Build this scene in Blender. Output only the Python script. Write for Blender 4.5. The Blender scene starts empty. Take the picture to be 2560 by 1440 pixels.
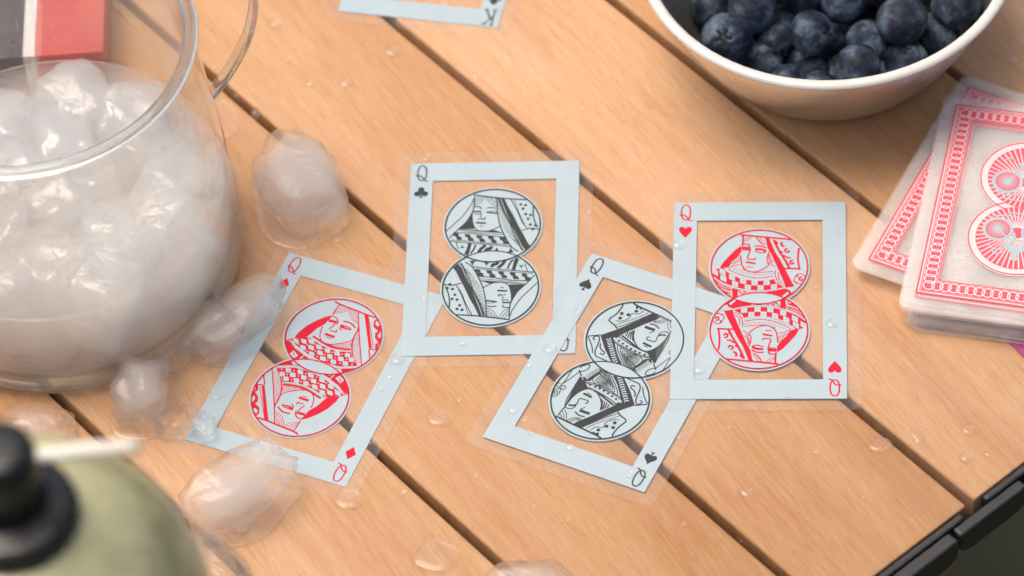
import bpy, bmesh, math, random
from mathutils import Vector, Matrix, noise
from mathutils.geometry import tessellate_polygon
random.seed(7)
MM = 0.001
scene = bpy.context.scene
C = scene.collection

# ---------------------------------------------------------------- camera
cam_d = bpy.data.cameras.new('camera'); cam = bpy.data.objects.new('camera', cam_d); C.objects.link(cam)
R_ = Vector((0.99585945, -0.06982224, -0.05821344)); U_ = Vector((0.09090627, 0.76488828, 0.63771622)); F_ = Vector((0, 0.64036769, -0.7680685))
CAM = Vector((0, -0.890, 1.0668623))
cam.matrix_world = Matrix(((R_.x, U_.x, -F_.x, CAM.x), (R_.y, U_.y, -F_.y, CAM.y), (R_.z, U_.z, -F_.z, CAM.z), (0, 0, 0, 1)))
cam_d.sensor_width = 36; cam_d.lens = 11000 / 2560 * 36
cam_d.clip_start = 0.05; cam_d.clip_end = 200
cam_d.dof.use_dof = True
cam_d.dof.focus_distance = (Vector((0.022, -0.038, 0.001)) - CAM).dot(F_)
cam_d.dof.aperture_fstop = 9.5
scene.camera = cam

# ---------------------------------------------------------------- daylight
SUN_AZ, SUN_EL = math.radians(148), math.radians(70)      # azimuth from +x towards +y
w = bpy.data.worlds.new('World'); scene.world = w; w.use_nodes = True
nt = w.node_tree; bg = nt.nodes['Background']
sky = nt.nodes.new('ShaderNodeTexSky'); sky.sky_type = 'NISHITA'; sky.sun_disc = False
sky.sun_elevation = SUN_EL; sky.sun_rotation = math.pi / 2 - SUN_AZ
sky.air_density = 1.0; sky.dust_density = 8.0; sky.ozone_density = 0.0
nt.links.new(sky.outputs[0], bg.inputs[0]); bg.inputs[1].default_value = 0.14
sd = bpy.data.lights.new('sun', 'SUN'); sd.energy = 1.1; sd.angle = math.radians(38); sd.color = (1.0, 0.90, 0.75)
sun = bpy.data.objects.new('sun', sd); C.objects.link(sun)
sdir = Vector((math.cos(SUN_EL) * math.cos(SUN_AZ), math.cos(SUN_EL) * math.sin(SUN_AZ), math.sin(SUN_EL)))
sun.rotation_euler = sdir.to_track_quat('Z', 'Y').to_euler(); sun.location = sdir * 3
vs = scene.view_settings; vs.view_transform = 'Standard'; vs.look = 'None'; vs.gamma = 1; vs.exposure = 0.2; vs.use_curve_mapping = False
scene.render.engine = 'CYCLES'
cy = scene.cycles
cy.use_denoising = True; cy.use_adaptive_sampling = True; cy.adaptive_threshold = 0.05; cy.adaptive_min_samples = 12
cy.volume_bounces = 10; cy.max_bounces = 24; cy.transparent_max_bounces = 96; cy.transmission_bounces = 24; cy.glossy_bounces = 6; cy.diffuse_bounces = 6
cy.caustics_reflective = True; cy.caustics_refractive = True; cy.blur_glossy = 0.6; cy.sample_clamp_indirect = 6

# ---------------------------------------------------------------- helpers
def tag(o, label=None, cat=None, group=None, kind=None):
    if label: o['label'] = label
    if cat: o['category'] = cat
    if group: o['group'] = group
    if kind: o['kind'] = kind
    return o
def thing(name, label, cat, loc=(0, 0, 0), rot=(0, 0, 0), group=None):
    o = bpy.data.objects.new(name, None); C.objects.link(o)
    o.location = Vector(loc) * MM; o.rotation_euler = rot; o.empty_display_size = 0.01
    return tag(o, label, cat, group)
def mesh(verts, faces, smooth=False):
    me = bpy.data.meshes.new('m'); me.from_pydata([Vector(v) * MM for v in verts], [], faces)
    if smooth: me.shade_smooth()
    me.update(); return me
def obj(name, me, mat, parent=None, loc=(0, 0, 0), rot=(0, 0, 0), scale=1):
    o = bpy.data.objects.new(name, me); C.objects.link(o); me.name = name
    if mat and not me.materials: me.materials.append(mat)
    o.location = Vector(loc) * MM; o.rotation_euler = rot
    o.scale = (scale,) * 3 if not isinstance(scale, (tuple, list)) else scale
    if parent: o.parent = parent
    return o
def crom(pts, n=6, closed=False):
    P = [Vector(p) for p in pts]; out = []
    m = len(P)
    if m < 3: return P
    for i in range(m if closed else m - 1):
        if closed: a, b, c, d = P[i - 1], P[i], P[(i + 1) % m], P[(i + 2) % m]
        else: a, b, c, d = P[max(i - 1, 0)], P[i], P[i + 1], P[min(i + 2, m - 1)]
        for j in range(n):
            t = j / n; t2 = t * t; t3 = t2 * t
            out.append(0.5 * (2 * b + (c - a) * t + (2 * a - 5 * b + 4 * c - d) * t2 + (3 * b - a - 3 * c + d) * t3))
    if not closed: out.append(P[-1])
    return out
def lathe(profile, seg=96):
    """closed or open profile of (r, z); r = 0 ends become poles"""
    vs_, fs, rings = [], [], []
    for r, z in profile:
        if r < 1e-4: rings.append([len(vs_)]); vs_.append((0, 0, z))
        else:
            rings.append(list(range(len(vs_), len(vs_) + seg)))
            vs_ += [(r * math.cos(2 * math.pi * i / seg), r * math.sin(2 * math.pi * i / seg), z) for i in range(seg)]
    for a, b in zip(rings, rings[1:]):
        for i in range(seg):
            j = (i + 1) % seg
            if len(a) == 1 and len(b) == 1: continue
            if len(a) == 1: fs.append((a[0], b[i], b[j]))
            elif len(b) == 1: fs.append((a[i], b[0], a[j]))
            else: fs.append((a[i], b[i], b[j], a[j]))
    me = mesh(vs_, fs, True)
    bm = bmesh.new(); bm.from_mesh(me); bmesh.ops.recalc_face_normals(bm, faces=bm.faces); bm.to_mesh(me); bm.free()
    me.shade_smooth(); return me
def slab(poly, z0, z1):
    """polygon extruded between two heights"""
    n = len(poly)
    v = [(x, y, z0) for x, y in poly] + [(x, y, z1) for x, y in poly]
    f = [tuple(range(n - 1, -1, -1)), tuple(range(n, 2 * n))] + [(i, (i + 1) % n, n + (i + 1) % n, n + i) for i in range(n)]
    return v, f
def rrect(hx, hy, r, k=6):
    out = []
    for cx, cy_, a0 in ((hx - r, hy - r, 0), (-hx + r, hy - r, 90), (-hx + r, -hy + r, 180), (hx - r, -hy + r, 270)):
        for i in range(k + 1):
            a = math.radians(a0 + 90 * i / k); out.append((cx + r * math.cos(a), cy_ + r * math.sin(a)))
    return out
def ring(hx, hy, ix, iy, z0, z1):
    o = [(-hx, -hy), (hx, -hy), (hx, hy), (-hx, hy)]; n = [(-ix, -iy), (ix, -iy), (ix, iy), (-ix, iy)]
    v = [(x, y, z0) for x, y in o + n] + [(x, y, z1) for x, y in o + n]; f = []
    for i in range(4):
        j = (i + 1) % 4
        f += [(8 + i, 8 + j, 12 + j, 12 + i), (i, j, 8 + j, 8 + i), (4 + j, 4 + i, 12 + i, 12 + j), (4 + i, 4 + j, j, i)]
    return v, f
class Flat:
    """flat printed shapes; every shape lies a hair above the one before"""
    def __init__(s, z, dz=0.0004): s.v = []; s.f = []; s.z = z; s.dz = dz
    def _poly(s, pts, z):
        i = len(s.v); s.v += [(x, y, z) for x, y in pts]; s.f.append(tuple(range(i, i + len(pts))))
    def fill(s, pts, clip=None):
        s.z += s.dz
        P = [Vector((x, y, 0)) for x, y in pts]
        for t in tessellate_polygon([P]):
            q = [(P[i].x, P[i].y) for i in t]
            a = (q[1][0] - q[0][0]) * (q[2][1] - q[0][1]) - (q[2][0] - q[0][0]) * (q[1][1] - q[0][1])
            if abs(a) < 1e-6: continue
            if a < 0: q.reverse()
            if clip: q = clipc(q, *clip)
            if q: s._poly(q, s.z)
    def stroke(s, pts, w, clip=None, smooth=True, closed=False):
        s.z += s.dz
        P = [Vector((x, y)) for x, y in pts]
        if smooth and len(P) > 2: P = crom(P, 4, closed)
        n = len(P); Lp, Rp = [], []
        for i in range(n):
            a = P[i - 1] if (i or closed) else P[i]; b = P[(i + 1) % n] if (i < n - 1 or closed) else P[i]
            d = b - a
            if d.length < 1e-6: d = Vector((1, 0))
            d.normalize(); m = Vector((-d.y, d.x)) * (w / 2)
            Lp.append(P[i] + m); Rp.append(P[i] - m)
        for i in range(n if closed else n - 1):
            j = (i + 1) % n
            q = [(Rp[i].x, Rp[i].y), (Rp[j].x, Rp[j].y), (Lp[j].x, Lp[j].y), (Lp[i].x, Lp[i].y)]
            if clip: q = clipc(q, *clip)
            if q: s._poly(q, s.z)
    def disc(s, x, y, r, k=14):
        s.z += s.dz; s._poly([(x + r * math.cos(2 * math.pi * i / k), y + r * math.sin(2 * math.pi * i / k)) for i in range(k)], s.z)
    def circle(s, x, y, r, w, k=28, clip=None):
        s.stroke([(x + r * math.cos(2 * math.pi * i / k), y + r * math.sin(2 * math.pi * i / k)) for i in range(k)], w, clip, False, True)
    def rot180(s):
        n = len(s.v); s.v += [(-x, -y, z) for x, y, z in s.v]; s.f += [tuple(i + n for i in f) for f in list(s.f)]
    def build(s, name, mat, parent, stuff=False):
        o = obj(name, mesh(s.v, s.f), mat, parent)
        if stuff: o['kind'] = 'stuff'      # many fine printed strokes
        return o
def clipc(q, cx, cy_, r, k=40):
    for i in range(k):
        a = 2 * math.pi * i / k; nx, ny = math.cos(a), math.sin(a); out = []
        for j in range(len(q)):
            p0, p1 = q[j - 1], q[j]
            d0 = (p0[0] - cx) * nx + (p0[1] - cy_) * ny - r; d1 = (p1[0] - cx) * nx + (p1[1] - cy_) * ny - r
            if (d0 <= 0) != (d1 <= 0):
                t = d0 / (d0 - d1); out.append((p0[0] + t * (p1[0] - p0[0]), p0[1] + t * (p1[1] - p0[1])))
            if d1 <= 0: out.append(p1)
        q = out
        if len(q) < 3: return None
    return q

# ---------------------------------------------------------------- materials
class Mat:
    def __init__(s, name):
        s.m = bpy.data.materials.new(name); s.m.use_nodes = True; s.t = s.m.node_tree; s.t.nodes.clear()
        s.out = s.n('OutputMaterial')
    def n(s, kind, **kw):
        x = s.t.nodes.new('ShaderNode' + kind)
        for k, v in kw.items():
            if hasattr(x, k) and k not in x.inputs: setattr(x, k, v)
        return x
    def l(s, a, b): s.t.links.new(a, b)
    def set(s, node, **kw):
        for k, v in kw.items():
            i = node.inputs[k.replace('_', ' ')]
            if hasattr(v, 'is_output'): s.l(v, i)
            else: i.default_value = v
        return node
    def bsdf(s, col=(.5, .5, .5), rough=.5, metal=0, **kw):
        b = s.n('BsdfPrincipled'); b.inputs['Roughness'].default_value = rough; b.inputs['Metallic'].default_value = metal
        if hasattr(col, 'is_output'): s.l(col, b.inputs['Base Color'])
        else: b.inputs['Base Color'].default_value = (*col, 1)
        s.set(b, **kw); return b
    def mix(s, fac, a, b):
        x = s.n('MixShader')
        if hasattr(fac, 'is_output'): s.l(fac, x.inputs[0])
        else: x.inputs[0].default_value = fac
        s.l(a, x.inputs[1]); s.l(b, x.inputs[2]); return x.outputs[0]
    def noise(s, vec, scale, detail=3, rough=.5, dist=0):
        x = s.n('TexNoise'); s.set(x, Scale=scale, Detail=detail, Roughness=rough, Distortion=dist)
        if vec: s.l(vec, x.inputs['Vector'])
        return x.outputs['Fac']
    def ramp(s, fac, stops):
        x = s.n('ValToRGB'); e = x.color_ramp.elements
        while len(e) < len(stops): e.new(.5)
        for el, (p, c) in zip(e, stops): el.position = p; el.color = (*c, 1) if len(c) == 3 else c
        s.l(fac, x.inputs[0]); return x.outputs[0]
    def mapr(s, v, a, b, c, d):
        x = s.n('MapRange'); s.l(v, x.inputs[0])
        for i, q in enumerate((a, b, c, d)): x.inputs[i + 1].default_value = q
        return x.outputs[0]
    def cmix(s, fac, a, b, mode='MIX'):
        x = s.n('Mix', data_type='RGBA', blend_type=mode)
        for i, v in ((0, fac), (6, a), (7, b)):
            if hasattr(v, 'is_output'): s.l(v, x.inputs[i])
            elif i == 0: x.inputs[i].default_value = v
            else: x.inputs[i].default_value = (*v, 1)
        return x.outputs[2]
    def bump(s, h, strength, dist=.0002):
        x = s.n('Bump'); s.l(h, x.inputs['Height']); x.inputs['Strength'].default_value = strength; x.inputs['Distance'].default_value = dist
        return x.outputs[0]
    def schlick(s, f0=.04):
        lw = s.n('LayerWeight'); lw.inputs[0].default_value = .5
        p = s.n('Math', operation='POWER'); s.l(lw.outputs['Facing'], p.inputs[0]); p.inputs[1].default_value = 5
        return s.mapr(p.outputs[0], 0, 1, f0, 1)
    def gloss(s, rough, base, f0=.04):
        gl = s.n('BsdfGlossy'); gl.inputs['Roughness'].default_value = rough; gl.inputs[0].default_value = (1, 1, 1, 1)
        return s.mix(s.schlick(f0), base, gl.outputs[0])
    def done(s, sh): s.l(sh if hasattr(sh, 'is_output') else sh.outputs[0], s.out.inputs[0]); return s.m

def wood_mat():
    m = Mat('oiled wood'); tc = m.n('TexCoord'); oi = m.n('ObjectInfo')
    off = m.n('VectorMath', operation='SCALE'); cv = m.n('CombineXYZ'); m.l(oi.outputs['Random'], cv.inputs[0]); m.l(oi.outputs['Random'], cv.inputs[1]); m.l(cv.outputs[0], off.inputs[0]); off.inputs['Scale'].default_value = 3.7
    ad = m.n('VectorMath', operation='ADD'); m.l(tc.outputs['Object'], ad.inputs[0]); m.l(off.outputs[0], ad.inputs[1])
    def mapped(sx, sy, rz=0):
        vr = m.n('VectorRotate', rotation_type='Z_AXIS'); m.l(ad.outputs[0], vr.inputs['Vector']); vr.inputs['Angle'].default_value = rz
        mp = m.n('Mapping'); m.l(vr.outputs[0], mp.inputs[0]); mp.inputs['Scale'].default_value = (sx, sy, 40); return mp.outputs[0]
    broad = m.noise(mapped(5, 42, .05), 1, 3, .55, .6)
    streak = m.noise(mapped(24, 300, .11), 1, 4, .62, .35)
    fine = m.noise(mapped(95, 1250, .17), 1, 3, .6, .2)
    dash = m.noise(mapped(150, 1900, .19), 1, 1, .5)
    blotch = m.noise(mapped(18, 26), 1, 3, .6)
    col = m.ramp(broad, [(.28, (.455, .230, .100)), (.5, (.505, .278, .130)), (.72, (.555, .325, .163))])
    col = m.cmix(m.mapr(streak, .45, .72, 0, .34), col, (.60, .385, .235))
    col = m.cmix(m.mapr(streak, .45, .25, 0, .32), col, (.40, .16, .05))
    col = m.cmix(m.mapr(fine, .52, .75, 0, .34), col, (.64, .44, .26))
    col = m.cmix(m.mapr(fine, .48, .28, 0, .34), col, (.36, .135, .042))
    col = m.cmix(m.mapr(dash, .66, .78, 0, .45), col, (.30, .105, .035))
    col = m.cmix(m.mapr(blotch, .45, .75, 0, .3), col, (.56, .315, .205))
    tone = m.n('HueSaturation'); m.l(col, tone.inputs['Color']); m.l(m.mapr(oi.outputs['Random'], 0, 1, .90, 1.10), tone.inputs['Value']); m.l(m.mapr(oi.outputs['Random'], 0, 1, 1.06, .95), tone.inputs['Saturation']); col = tone.outputs[0]
    h = m.n('Math', operation='ADD'); m.l(streak, h.inputs[0]); m.l(fine, h.inputs[1])
    b = m.bsdf(col, .5, Normal=m.bump(h.outputs[0], .3, .0001)); b.inputs['Specular IOR Level'].default_value = .35
    b.inputs['Coat Weight'].default_value = .0; b.inputs['Coat Roughness'].default_value = .34
    m.l(m.mapr(blotch, .3, .7, .56, .40), b.inputs['Roughness'])
    return m.done(b)
WOOD = wood_mat()
def film_mat(name, haze, rough, tint):
    m = Mat(name); tr = m.n('BsdfTransparent'); tr.inputs[0].default_value = (.985, .985, .985, 1)
    df = m.n('BsdfDiffuse'); df.inputs[0].default_value = (*tint, 1)
    tl = m.n('BsdfTranslucent'); tl.inputs[0].default_value = (*tint, 1)
    dd = m.mix(.35, df.outputs[0], tl.outputs[0])
    tc = m.n('TexCoord'); nz = m.noise(tc.outputs['Object'], 38, 3, .55)
    a = m.mix(m.mapr(nz, .3, .75, haze * .55, haze * 1.6), tr.outputs[0], dd)
    return m.done(m.gloss(rough, a, .032))
FILM = film_mat('clear plastic film', .07, .2, (.90, .89, .87))
FILM_HAZED = film_mat('clear plastic with added haze', .23, .2, (.95, .915, .895))  # stronger haze brightens the stack, whose lower films get little light
def plain(name, col, rough=.5, metal=0, nscale=None, amt=.12, **kw):
    m = Mat(name)
    if nscale:
        tc = m.n('TexCoord'); nz = m.noise(tc.outputs['Object'], nscale, 4, .6)
        lo = tuple(c * (1 - amt) for c in col); hi = tuple(min(1, c * (1 + amt)) for c in col)
        b = m.bsdf(m.ramp(nz, [(.3, lo), (.7, hi)]), rough, metal, **kw)
        m.l(m.mapr(nz, .3, .7, max(0, rough - .08), min(1, rough + .08)), b.inputs['Roughness'])
    else: b = m.bsdf(col, rough, metal, **kw)
    return m.done(b)
WHITE = plain('white print', (.38, .475, .52), .38, nscale=90, amt=.02)
RED = plain('red ink', (.58, .010, .032), .65, nscale=300, amt=.06, Specular_IOR_Level=.2)
BLACK = plain('black ink', (.036, .040, .040), .6, nscale=300, amt=.08, Specular_IOR_Level=.25)
PINK = plain('pale pink print', (.80, .60, .62), .4, nscale=120, amt=.05)
BACKRED = plain('red back ink', (.74, .085, .12), .42, nscale=200, amt=.08)
BLACKPL = plain('black plastic', (.020, .021, .022), .42, nscale=400, amt=.2)
def glass_mat(name, ior, thin, rough=0.0, col=(1, 1, 1), f0=.04, bump=None, vol=None):
    # real refraction blended with thin-sheet transmission, so that the light reaches what stands inside
    m = Mat(name); g = m.n('BsdfGlass'); g.inputs['IOR'].default_value = ior; g.inputs['Roughness'].default_value = rough; g.inputs[0].default_value = (*col, 1)
    tr = m.n('BsdfTransparent'); tr.inputs[0].default_value = (*col, 1)
    gl = m.n('BsdfGlossy'); gl.inputs['Roughness'].default_value = max(rough, .03); gl.inputs[0].default_value = (1, 1, 1, 1)
    if bump:
        tc = m.n('TexCoord'); nb = m.bump(m.noise(tc.outputs['Object'], bump[0], 3, .6, .5), bump[1], bump[2])
        m.l(nb, g.inputs['Normal']); m.l(nb, gl.inputs['Normal'])
    if vol:
        vs_ = m.n('VolumeScatter'); vs_.inputs['Color'].default_value = (*vol[0], 1); vs_.inputs['Density'].default_value = vol[1]; vs_.inputs['Anisotropy'].default_value = vol[2]
        m.l(vs_.outputs[0], m.out.inputs['Volume'])
    return m.done(m.mix(thin, g.outputs[0], m.mix(m.schlick(f0), tr.outputs[0], gl.outputs[0])))
GLASS = glass_mat('clear glass', 1.47, .86, 0, (.99, .995, .99), .03, (28, .25, .001))
DROP = glass_mat('water', 1.333, .58, 0, (1, 1, 1), .03)
ICE = glass_mat('clear ice', 1.31, .68, .02, (1, 1, 1), .03, (170, .8, .0014))
def cloud_mat(name, col, dens, g=.3):
    # air bubbles and frost inside ice: scattering only, no surface of its own
    m = Mat(name); tr = m.n('BsdfTransparent'); vs_ = m.n('VolumeScatter'); vs_.inputs['Color'].default_value = (*col, 1); vs_.inputs['Density'].default_value = dens; vs_.inputs['Anisotropy'].default_value = g
    m.l(vs_.outputs[0], m.out.inputs['Volume']); return m.done(tr.outputs[0])

# card line art, upper half, millimetres from the card centre: (kind, layer, width, points)
ART={
'C':[
('F',1,0,[12.1,4.2,10.6,2.6,9.3,4.6,7.2,10.5,4.6,17.1,3,22.1,2.3,24.6,3.4,24.2,4.7,20.8,6.5,17.1,8.4,12.3,9.9,9,11.1,6.1]),
('L',1,.3,[10.1,2.4,8.8,4.8,6.5,11.8,3.9,18,2.9,21.2,1.9,24.5]),
('L',1,.35,[8.4,2,6,4.2,3.7,9.1,2.3,13.2,1.6,16.9,1.2,20.4,1,24.7]),
('L',1,.3,[9.6,2.4,7.2,7.9,5.6,13.2,3.6,18,2.4,21.4,1.6,24.5]),
('L',1,.17,[8,4.8,6.3,7.5]),
('L',1,.17,[7.6,6.2,5,8.8]),
('L',1,.17,[7.2,7.7,4.2,10.6]),
('L',1,.17,[6.7,9.2,3.5,11.9]),
('L',1,.17,[6.3,10.5,3.1,13.2]),
('L',1,.17,[5.8,11.9,2.7,14.5]),
('L',1,.17,[5.4,13.4,2.4,15.8]),
('L',1,.17,[4.9,14.7,2,17.3]),
('L',1,.17,[4.3,16,1.8,18.6]),
('L',1,.17,[3.8,17.3,1.6,20.2]),
('L',1,.17,[3.3,18.6,1.4,21.5]),
('L',1,.17,[2.9,19.9,1.3,22.7]),
('L',1,.17,[2.4,21.4,1.2,24]),
('L',1,.35,[15.2,11.1,12.8,11.5,11.5,11.4,9.3,10.7]),
('L',1,.28,[11,11.6,9.2,14.6,7.6,19.2,5.4,24.2]),
('L',1,.2,[10.2,13.1,8.2,18.3,6.6,23.8]),
('L',1,.35,[14.4,11.9,13.4,14.4,12.8,17.8,12.8,20.7]),
('L',1,.45,[10.6,23.6,3.4,24.3,-6.3,26]),
('L',1,.35,[-6.3,25.9,-6.2,22.4,-6.8,18.1,-8.5,14.7,-10.8,11.9,-13.8,8]),
('L',1,.28,[-6.6,24.4,-7.1,22.2,-9.6,17.5,-12.1,14.3,-14.9,10.9]),
('F',1,0,[-5.8,11.6,-10.7,11.9,-8.7,14.7,-7.3,17.7,-6.7,19.4,-6.7,16,-6.4,13.6]),
('L',1,.3,[2.3,12.7,.5,11.5,-1.2,10.8,-3.5,10.7,-5,11.2,-6,12.7,-6.6,15.1,-6.8,18.1,-6.5,19.4]),
('F',1,0,[3.4,9.7,-.1,10.2,-1.6,10.7,.2,11.2,2.3,10.3]),
('L',1,.3,[6,4,0,5,-6.7,5.8,-13.6,6.7]),
('L',1,.2,[5,4.9,-0,5.6,-8.3,6.7,-13.3,7.2]),
('L',1,.3,[4.1,8,-.9,8.7,-6.8,9.9,-12,10.2]),
('L',1,.2,[3.5,9.1,-1.8,9.7,-6.8,10.5,-11.1,11.5]),
('L',1,.3,[3.5,9.9,-3.5,10.6,-10.8,11.9]),
('F',1,0,[5.4,5.1,3.6,5.3,3.2,6.6,4.9,6.4]),
('F',1,0,[4.5,6.5,2.6,6.7,2.2,8.1,4,7.9]),
('F',1,0,[1.6,5.6,-.1,5.8,-.6,7.1,1.2,6.9]),
('F',1,0,[.7,7,-1.1,7.3,-1.6,8.6,.3,8.4]),
('F',1,0,[-2.1,6.1,-3.9,6.3,-4.3,7.7,-2.6,7.4]),
('F',1,0,[-3.1,7.6,-4.9,7.8,-5.3,9.1,-3.5,8.9]),
('F',1,0,[-5.8,6.6,-7.6,6.8,-8,8.2,-6.3,8]),
('F',1,0,[-6.8,8.1,-8.6,8.3,-9.1,9.6,-7.2,9.4]),
('F',1,0,[-9.6,7.1,-11.3,7.3,-11.7,8.7,-10,8.5]),
('F',1,0,[-10.6,8.6,-12.4,8.8,-12.8,10.2,-11,10]),
('F',1,0,[7,1.5,4.8,1.6,5.7,2.5,5.9,3.8,6.5,2.5]),
('F',1,0,[2.5,1.9,.3,2.1,1.1,2.8,1.5,3.9,2,2.8]),
('L',1,.9,[-2.1,2.2,-1.4,3.3,-.6,3.2,-.1,4.4]),
('L',1,.9,[-4.3,1.6,-3.5,3.3,-2.6,4.2,-2.2,4.9]),
('L',1,.5,[-6.9,1.4,-5.9,2.9,-5.2,5.1]),
('L',1,.35,[-7.8,.5,-7.2,2.9,-6.7,5.8]),
('L',1,.75,[-8.4,1,-7.7,3.2,-7.2,5.8]),
('F',1,0,[-8.5,3.8,-10.5,3.8,-9.8,4.3,-9.6,5.3,-9.2,4.3]),
('L',1,.25,[-10.7,3.2,-11.5,6.3]),
('L',1,.5,[1.5,18.1,-.4,18.3,-2.2,18.7]),
('L',1,.2,[1.2,19.1,-.7,19,-2.2,18.6]),
('L',1,.35,[.9,20.2,-.6,20.6,-2.1,20.4]),
('L',1,.5,[-3.9,19,-5.3,19,-6.5,19.1]),
('L',1,.35,[-4,20,-4.4,20.9,-6.2,21.1]),
('L',1,.22,[-4,18.5,-5.1,17.7,-6.1,18.5]),
('L',1,.35,[-2.8,16.5,-2.6,15.9,-3.4,15.7,-3.9,16.3]),
('L',1,.3,[-4.1,15.7,-4.9,15.9]),
('L',1,.25,[-4.1,16.6,-3.8,18.3]),
('L',1,.55,[-2.2,14,-5.4,14.3]),
('L',1,.3,[-3.2,12.7,-4.2,13]),
('L',1,.18,[.9,21.2,-1,22.3,-2.5,24.9]),
('L',1,.18,[.9,22.1,-.5,23.2,-1.9,25]),
('L',1,.18,[.8,23,-.2,23.8,-1,24.9]),
('L',1,.18,[.8,23.9,.3,24.5,-.1,24.9]),
('L',1,.18,[-6.1,21.6,-4.3,22.6,-3,25.2]),
('L',1,.18,[-6.1,22.4,-4.8,23.5,-3.9,25.4]),
('L',1,.18,[-6.1,23.5,-5.3,24.3,-4.8,25.5]),
('D',1,.52,[12.9,11.1,13.7,12.7,12,13.1]),
('D',2,.36,[12.9,12.3]),
('D',1,.52,[11.2,15.5,12,17.1,10.4,17.5]),
('D',2,.36,[11.2,16.7]),
('D',1,.52,[9.5,19.8,10.3,21.3,8.7,21.7]),
('D',2,.36,[9.5,20.9]),
],
'H':[
('F',1,0,[11,4.9,8.2,4.4,7.7,6.9,6.2,11.2,3.7,18.3,2.5,20.9,2,24.2,1.5,25.3,3.1,24.8,4.8,19.4,6.5,16,9,9.9]),
('L',1,.55,[13,12,9.1,12.3,8.1,12.1]),
('L',1,.5,[12.6,12.2,12.2,15.4,12.3,19.2,12.6,20.6]),
('L',1,.6,[9.5,12.4,8.4,15,7.4,17.1,6.4,19.2,4.4,24.2]),
('L',1,.5,[10.9,14.8,10.3,14,9.7,14.8,10.1,15.6,10.7,15.5]),
('L',1,.5,[9.9,16.7,8.9,16.7,7.8,17.5,6.9,17.7]),
('L',1,.5,[9.4,19.8,9.1,18.9,8.2,19.2,8.1,20.1,8.9,20.4]),
('L',1,.6,[7.9,21.2,6.9,22.1,7.1,23.2]),
('L',1,.6,[5.8,22.3,4.9,23.8]),
('L',1,.6,[8.4,14.5,9.4,13.7]),
('L',1,.6,[6.4,19.2,7.4,18.9]),
('L',1,.55,[10,24.2,3.8,25,-6.2,26.3]),
('F',1,0,[-12.1,12.2,-12.7,12,-11.5,14.8,-9.6,17.5,-7.5,20.2,-5.7,21.8,-5.7,19.2,-6.6,17.7,-8.3,15.8,-9.7,12.9]),
('L',1,.5,[-5.4,21.7,-5.2,24.2,-5.2,26.1]),
('L',1,.35,[-6,17.9,-5.7,15,-5.5,13.7,-4.5,12,-3,11,-.9,11,1.2,12,3,13.7]),
('L',1,.3,[3,13.7,2.4,15.8,2.7,18.1,3.2,19.4]),
('L',1,.25,[5,12.9,3.9,13.7,2.9,15]),
('L',1,.25,[4.5,15,3.5,16.2,3.3,18.3]),
('L',1,.25,[4.1,14.3,3.1,16,2.9,18.1]),
('L',1,.25,[7.5,6.5,6.2,8,5.9,10.7]),
('L',1,.25,[7.7,5.4,5.9,6.9,5,9.9,5.2,11.6]),
('L',1,.25,[4.4,9.1,-0,8.4,-4.1,9.1,-8.2,11,-9.9,12.5]),
('L',1,.25,[4.5,11.2,1.6,10.8,-1.7,10.7,-5.3,12]),
('D',3,.2,[4.5,10.3,3.6,10.1,2.7,9.9,1.8,9.7,.9,9.7,-.2,9.7,-1.3,9.7,-2.3,9.9,-3.2,10.1,-4.2,10.4,-5.1,10.8,-6,11.2,-6.9,11.6,-7.8,12.1,-8.7,12.9]),
('L',1,.22,[-6,14.1,-9.6,12.9]),
('L',1,.22,[-6.1,15.6,-8.3,13.9]),
('L',1,.22,[-6.1,16.7,-8.9,14.1]),
('L',1,.22,[-6.3,17.7,-9.4,14.6]),
('F',1,0,[7.9,4.6,4.9,3.8,.8,3.3,-3.3,3.5,-7.4,4.6,-11.5,6.6,-14.6,9.1,-15,11.6,-12.3,12.5,-10.9,12.5,-9.1,10.6,-5.8,8.7,-1.7,7.6,1.6,7.6,4.6,8.2,5.2,6.5]),
('F',2,0,[5.6,4,3.7,3.7,3.7,5.6,5.6,5.9]),
('D',3,.16,[4.7,4.8]),
('F',2,0,[1.4,3.4,-.5,3.4,-.5,5.4,1.4,5.4]),
('D',3,.16,[.5,4.4]),
('F',2,0,[-2.6,3.5,-4.5,3.8,-4.5,5.7,-2.6,5.5]),
('D',3,.16,[-3.6,4.6]),
('F',2,0,[-6.6,4.6,-8.5,5.2,-8.5,7.2,-6.6,6.7]),
('D',3,.16,[-7.6,5.9]),
('F',2,0,[-10.3,6.6,-12.2,7.8,-12.2,9.9,-10.3,8.8]),
('D',3,.16,[-11.3,8.2]),
('F',2,0,[-13,9.1,-14.9,10.5,-14.9,12.5,-13,11.3]),
('D',3,.16,[-14,10.8]),
('F',2,0,[3.3,5.5,1.4,5.4,1.4,7.3,3.3,7.4]),
('D',3,.16,[2.3,6.4]),
('F',2,0,[-.5,5.3,-2.4,5.4,-2.4,7.3,-.5,7.3]),
('D',3,.16,[-1.4,6.3]),
('F',2,0,[-4.1,5.8,-6,6.3,-6,8.3,-4.1,7.9]),
('D',3,.16,[-5,7.1]),
('F',2,0,[-7.6,7,-9.5,8.1,-9.5,10.1,-7.6,9.2]),
('D',3,.16,[-8.6,8.6]),
('F',2,0,[-10.6,9.1,-12.5,10.5,-12.4,12.5,-10.6,11.3]),
('D',3,.16,[-11.5,10.8]),
('L',2,.5,[7.9,4.3,4.9,3.5,.8,3,-3.3,3.2,-7.4,4.4,-11.5,6.3,-14.5,8.9]),
('L',2,.45,[4.6,8,1.6,7.5,-1.7,7.5,-5.8,8.4,-9.1,10.4,-11.2,12.5]),
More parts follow.
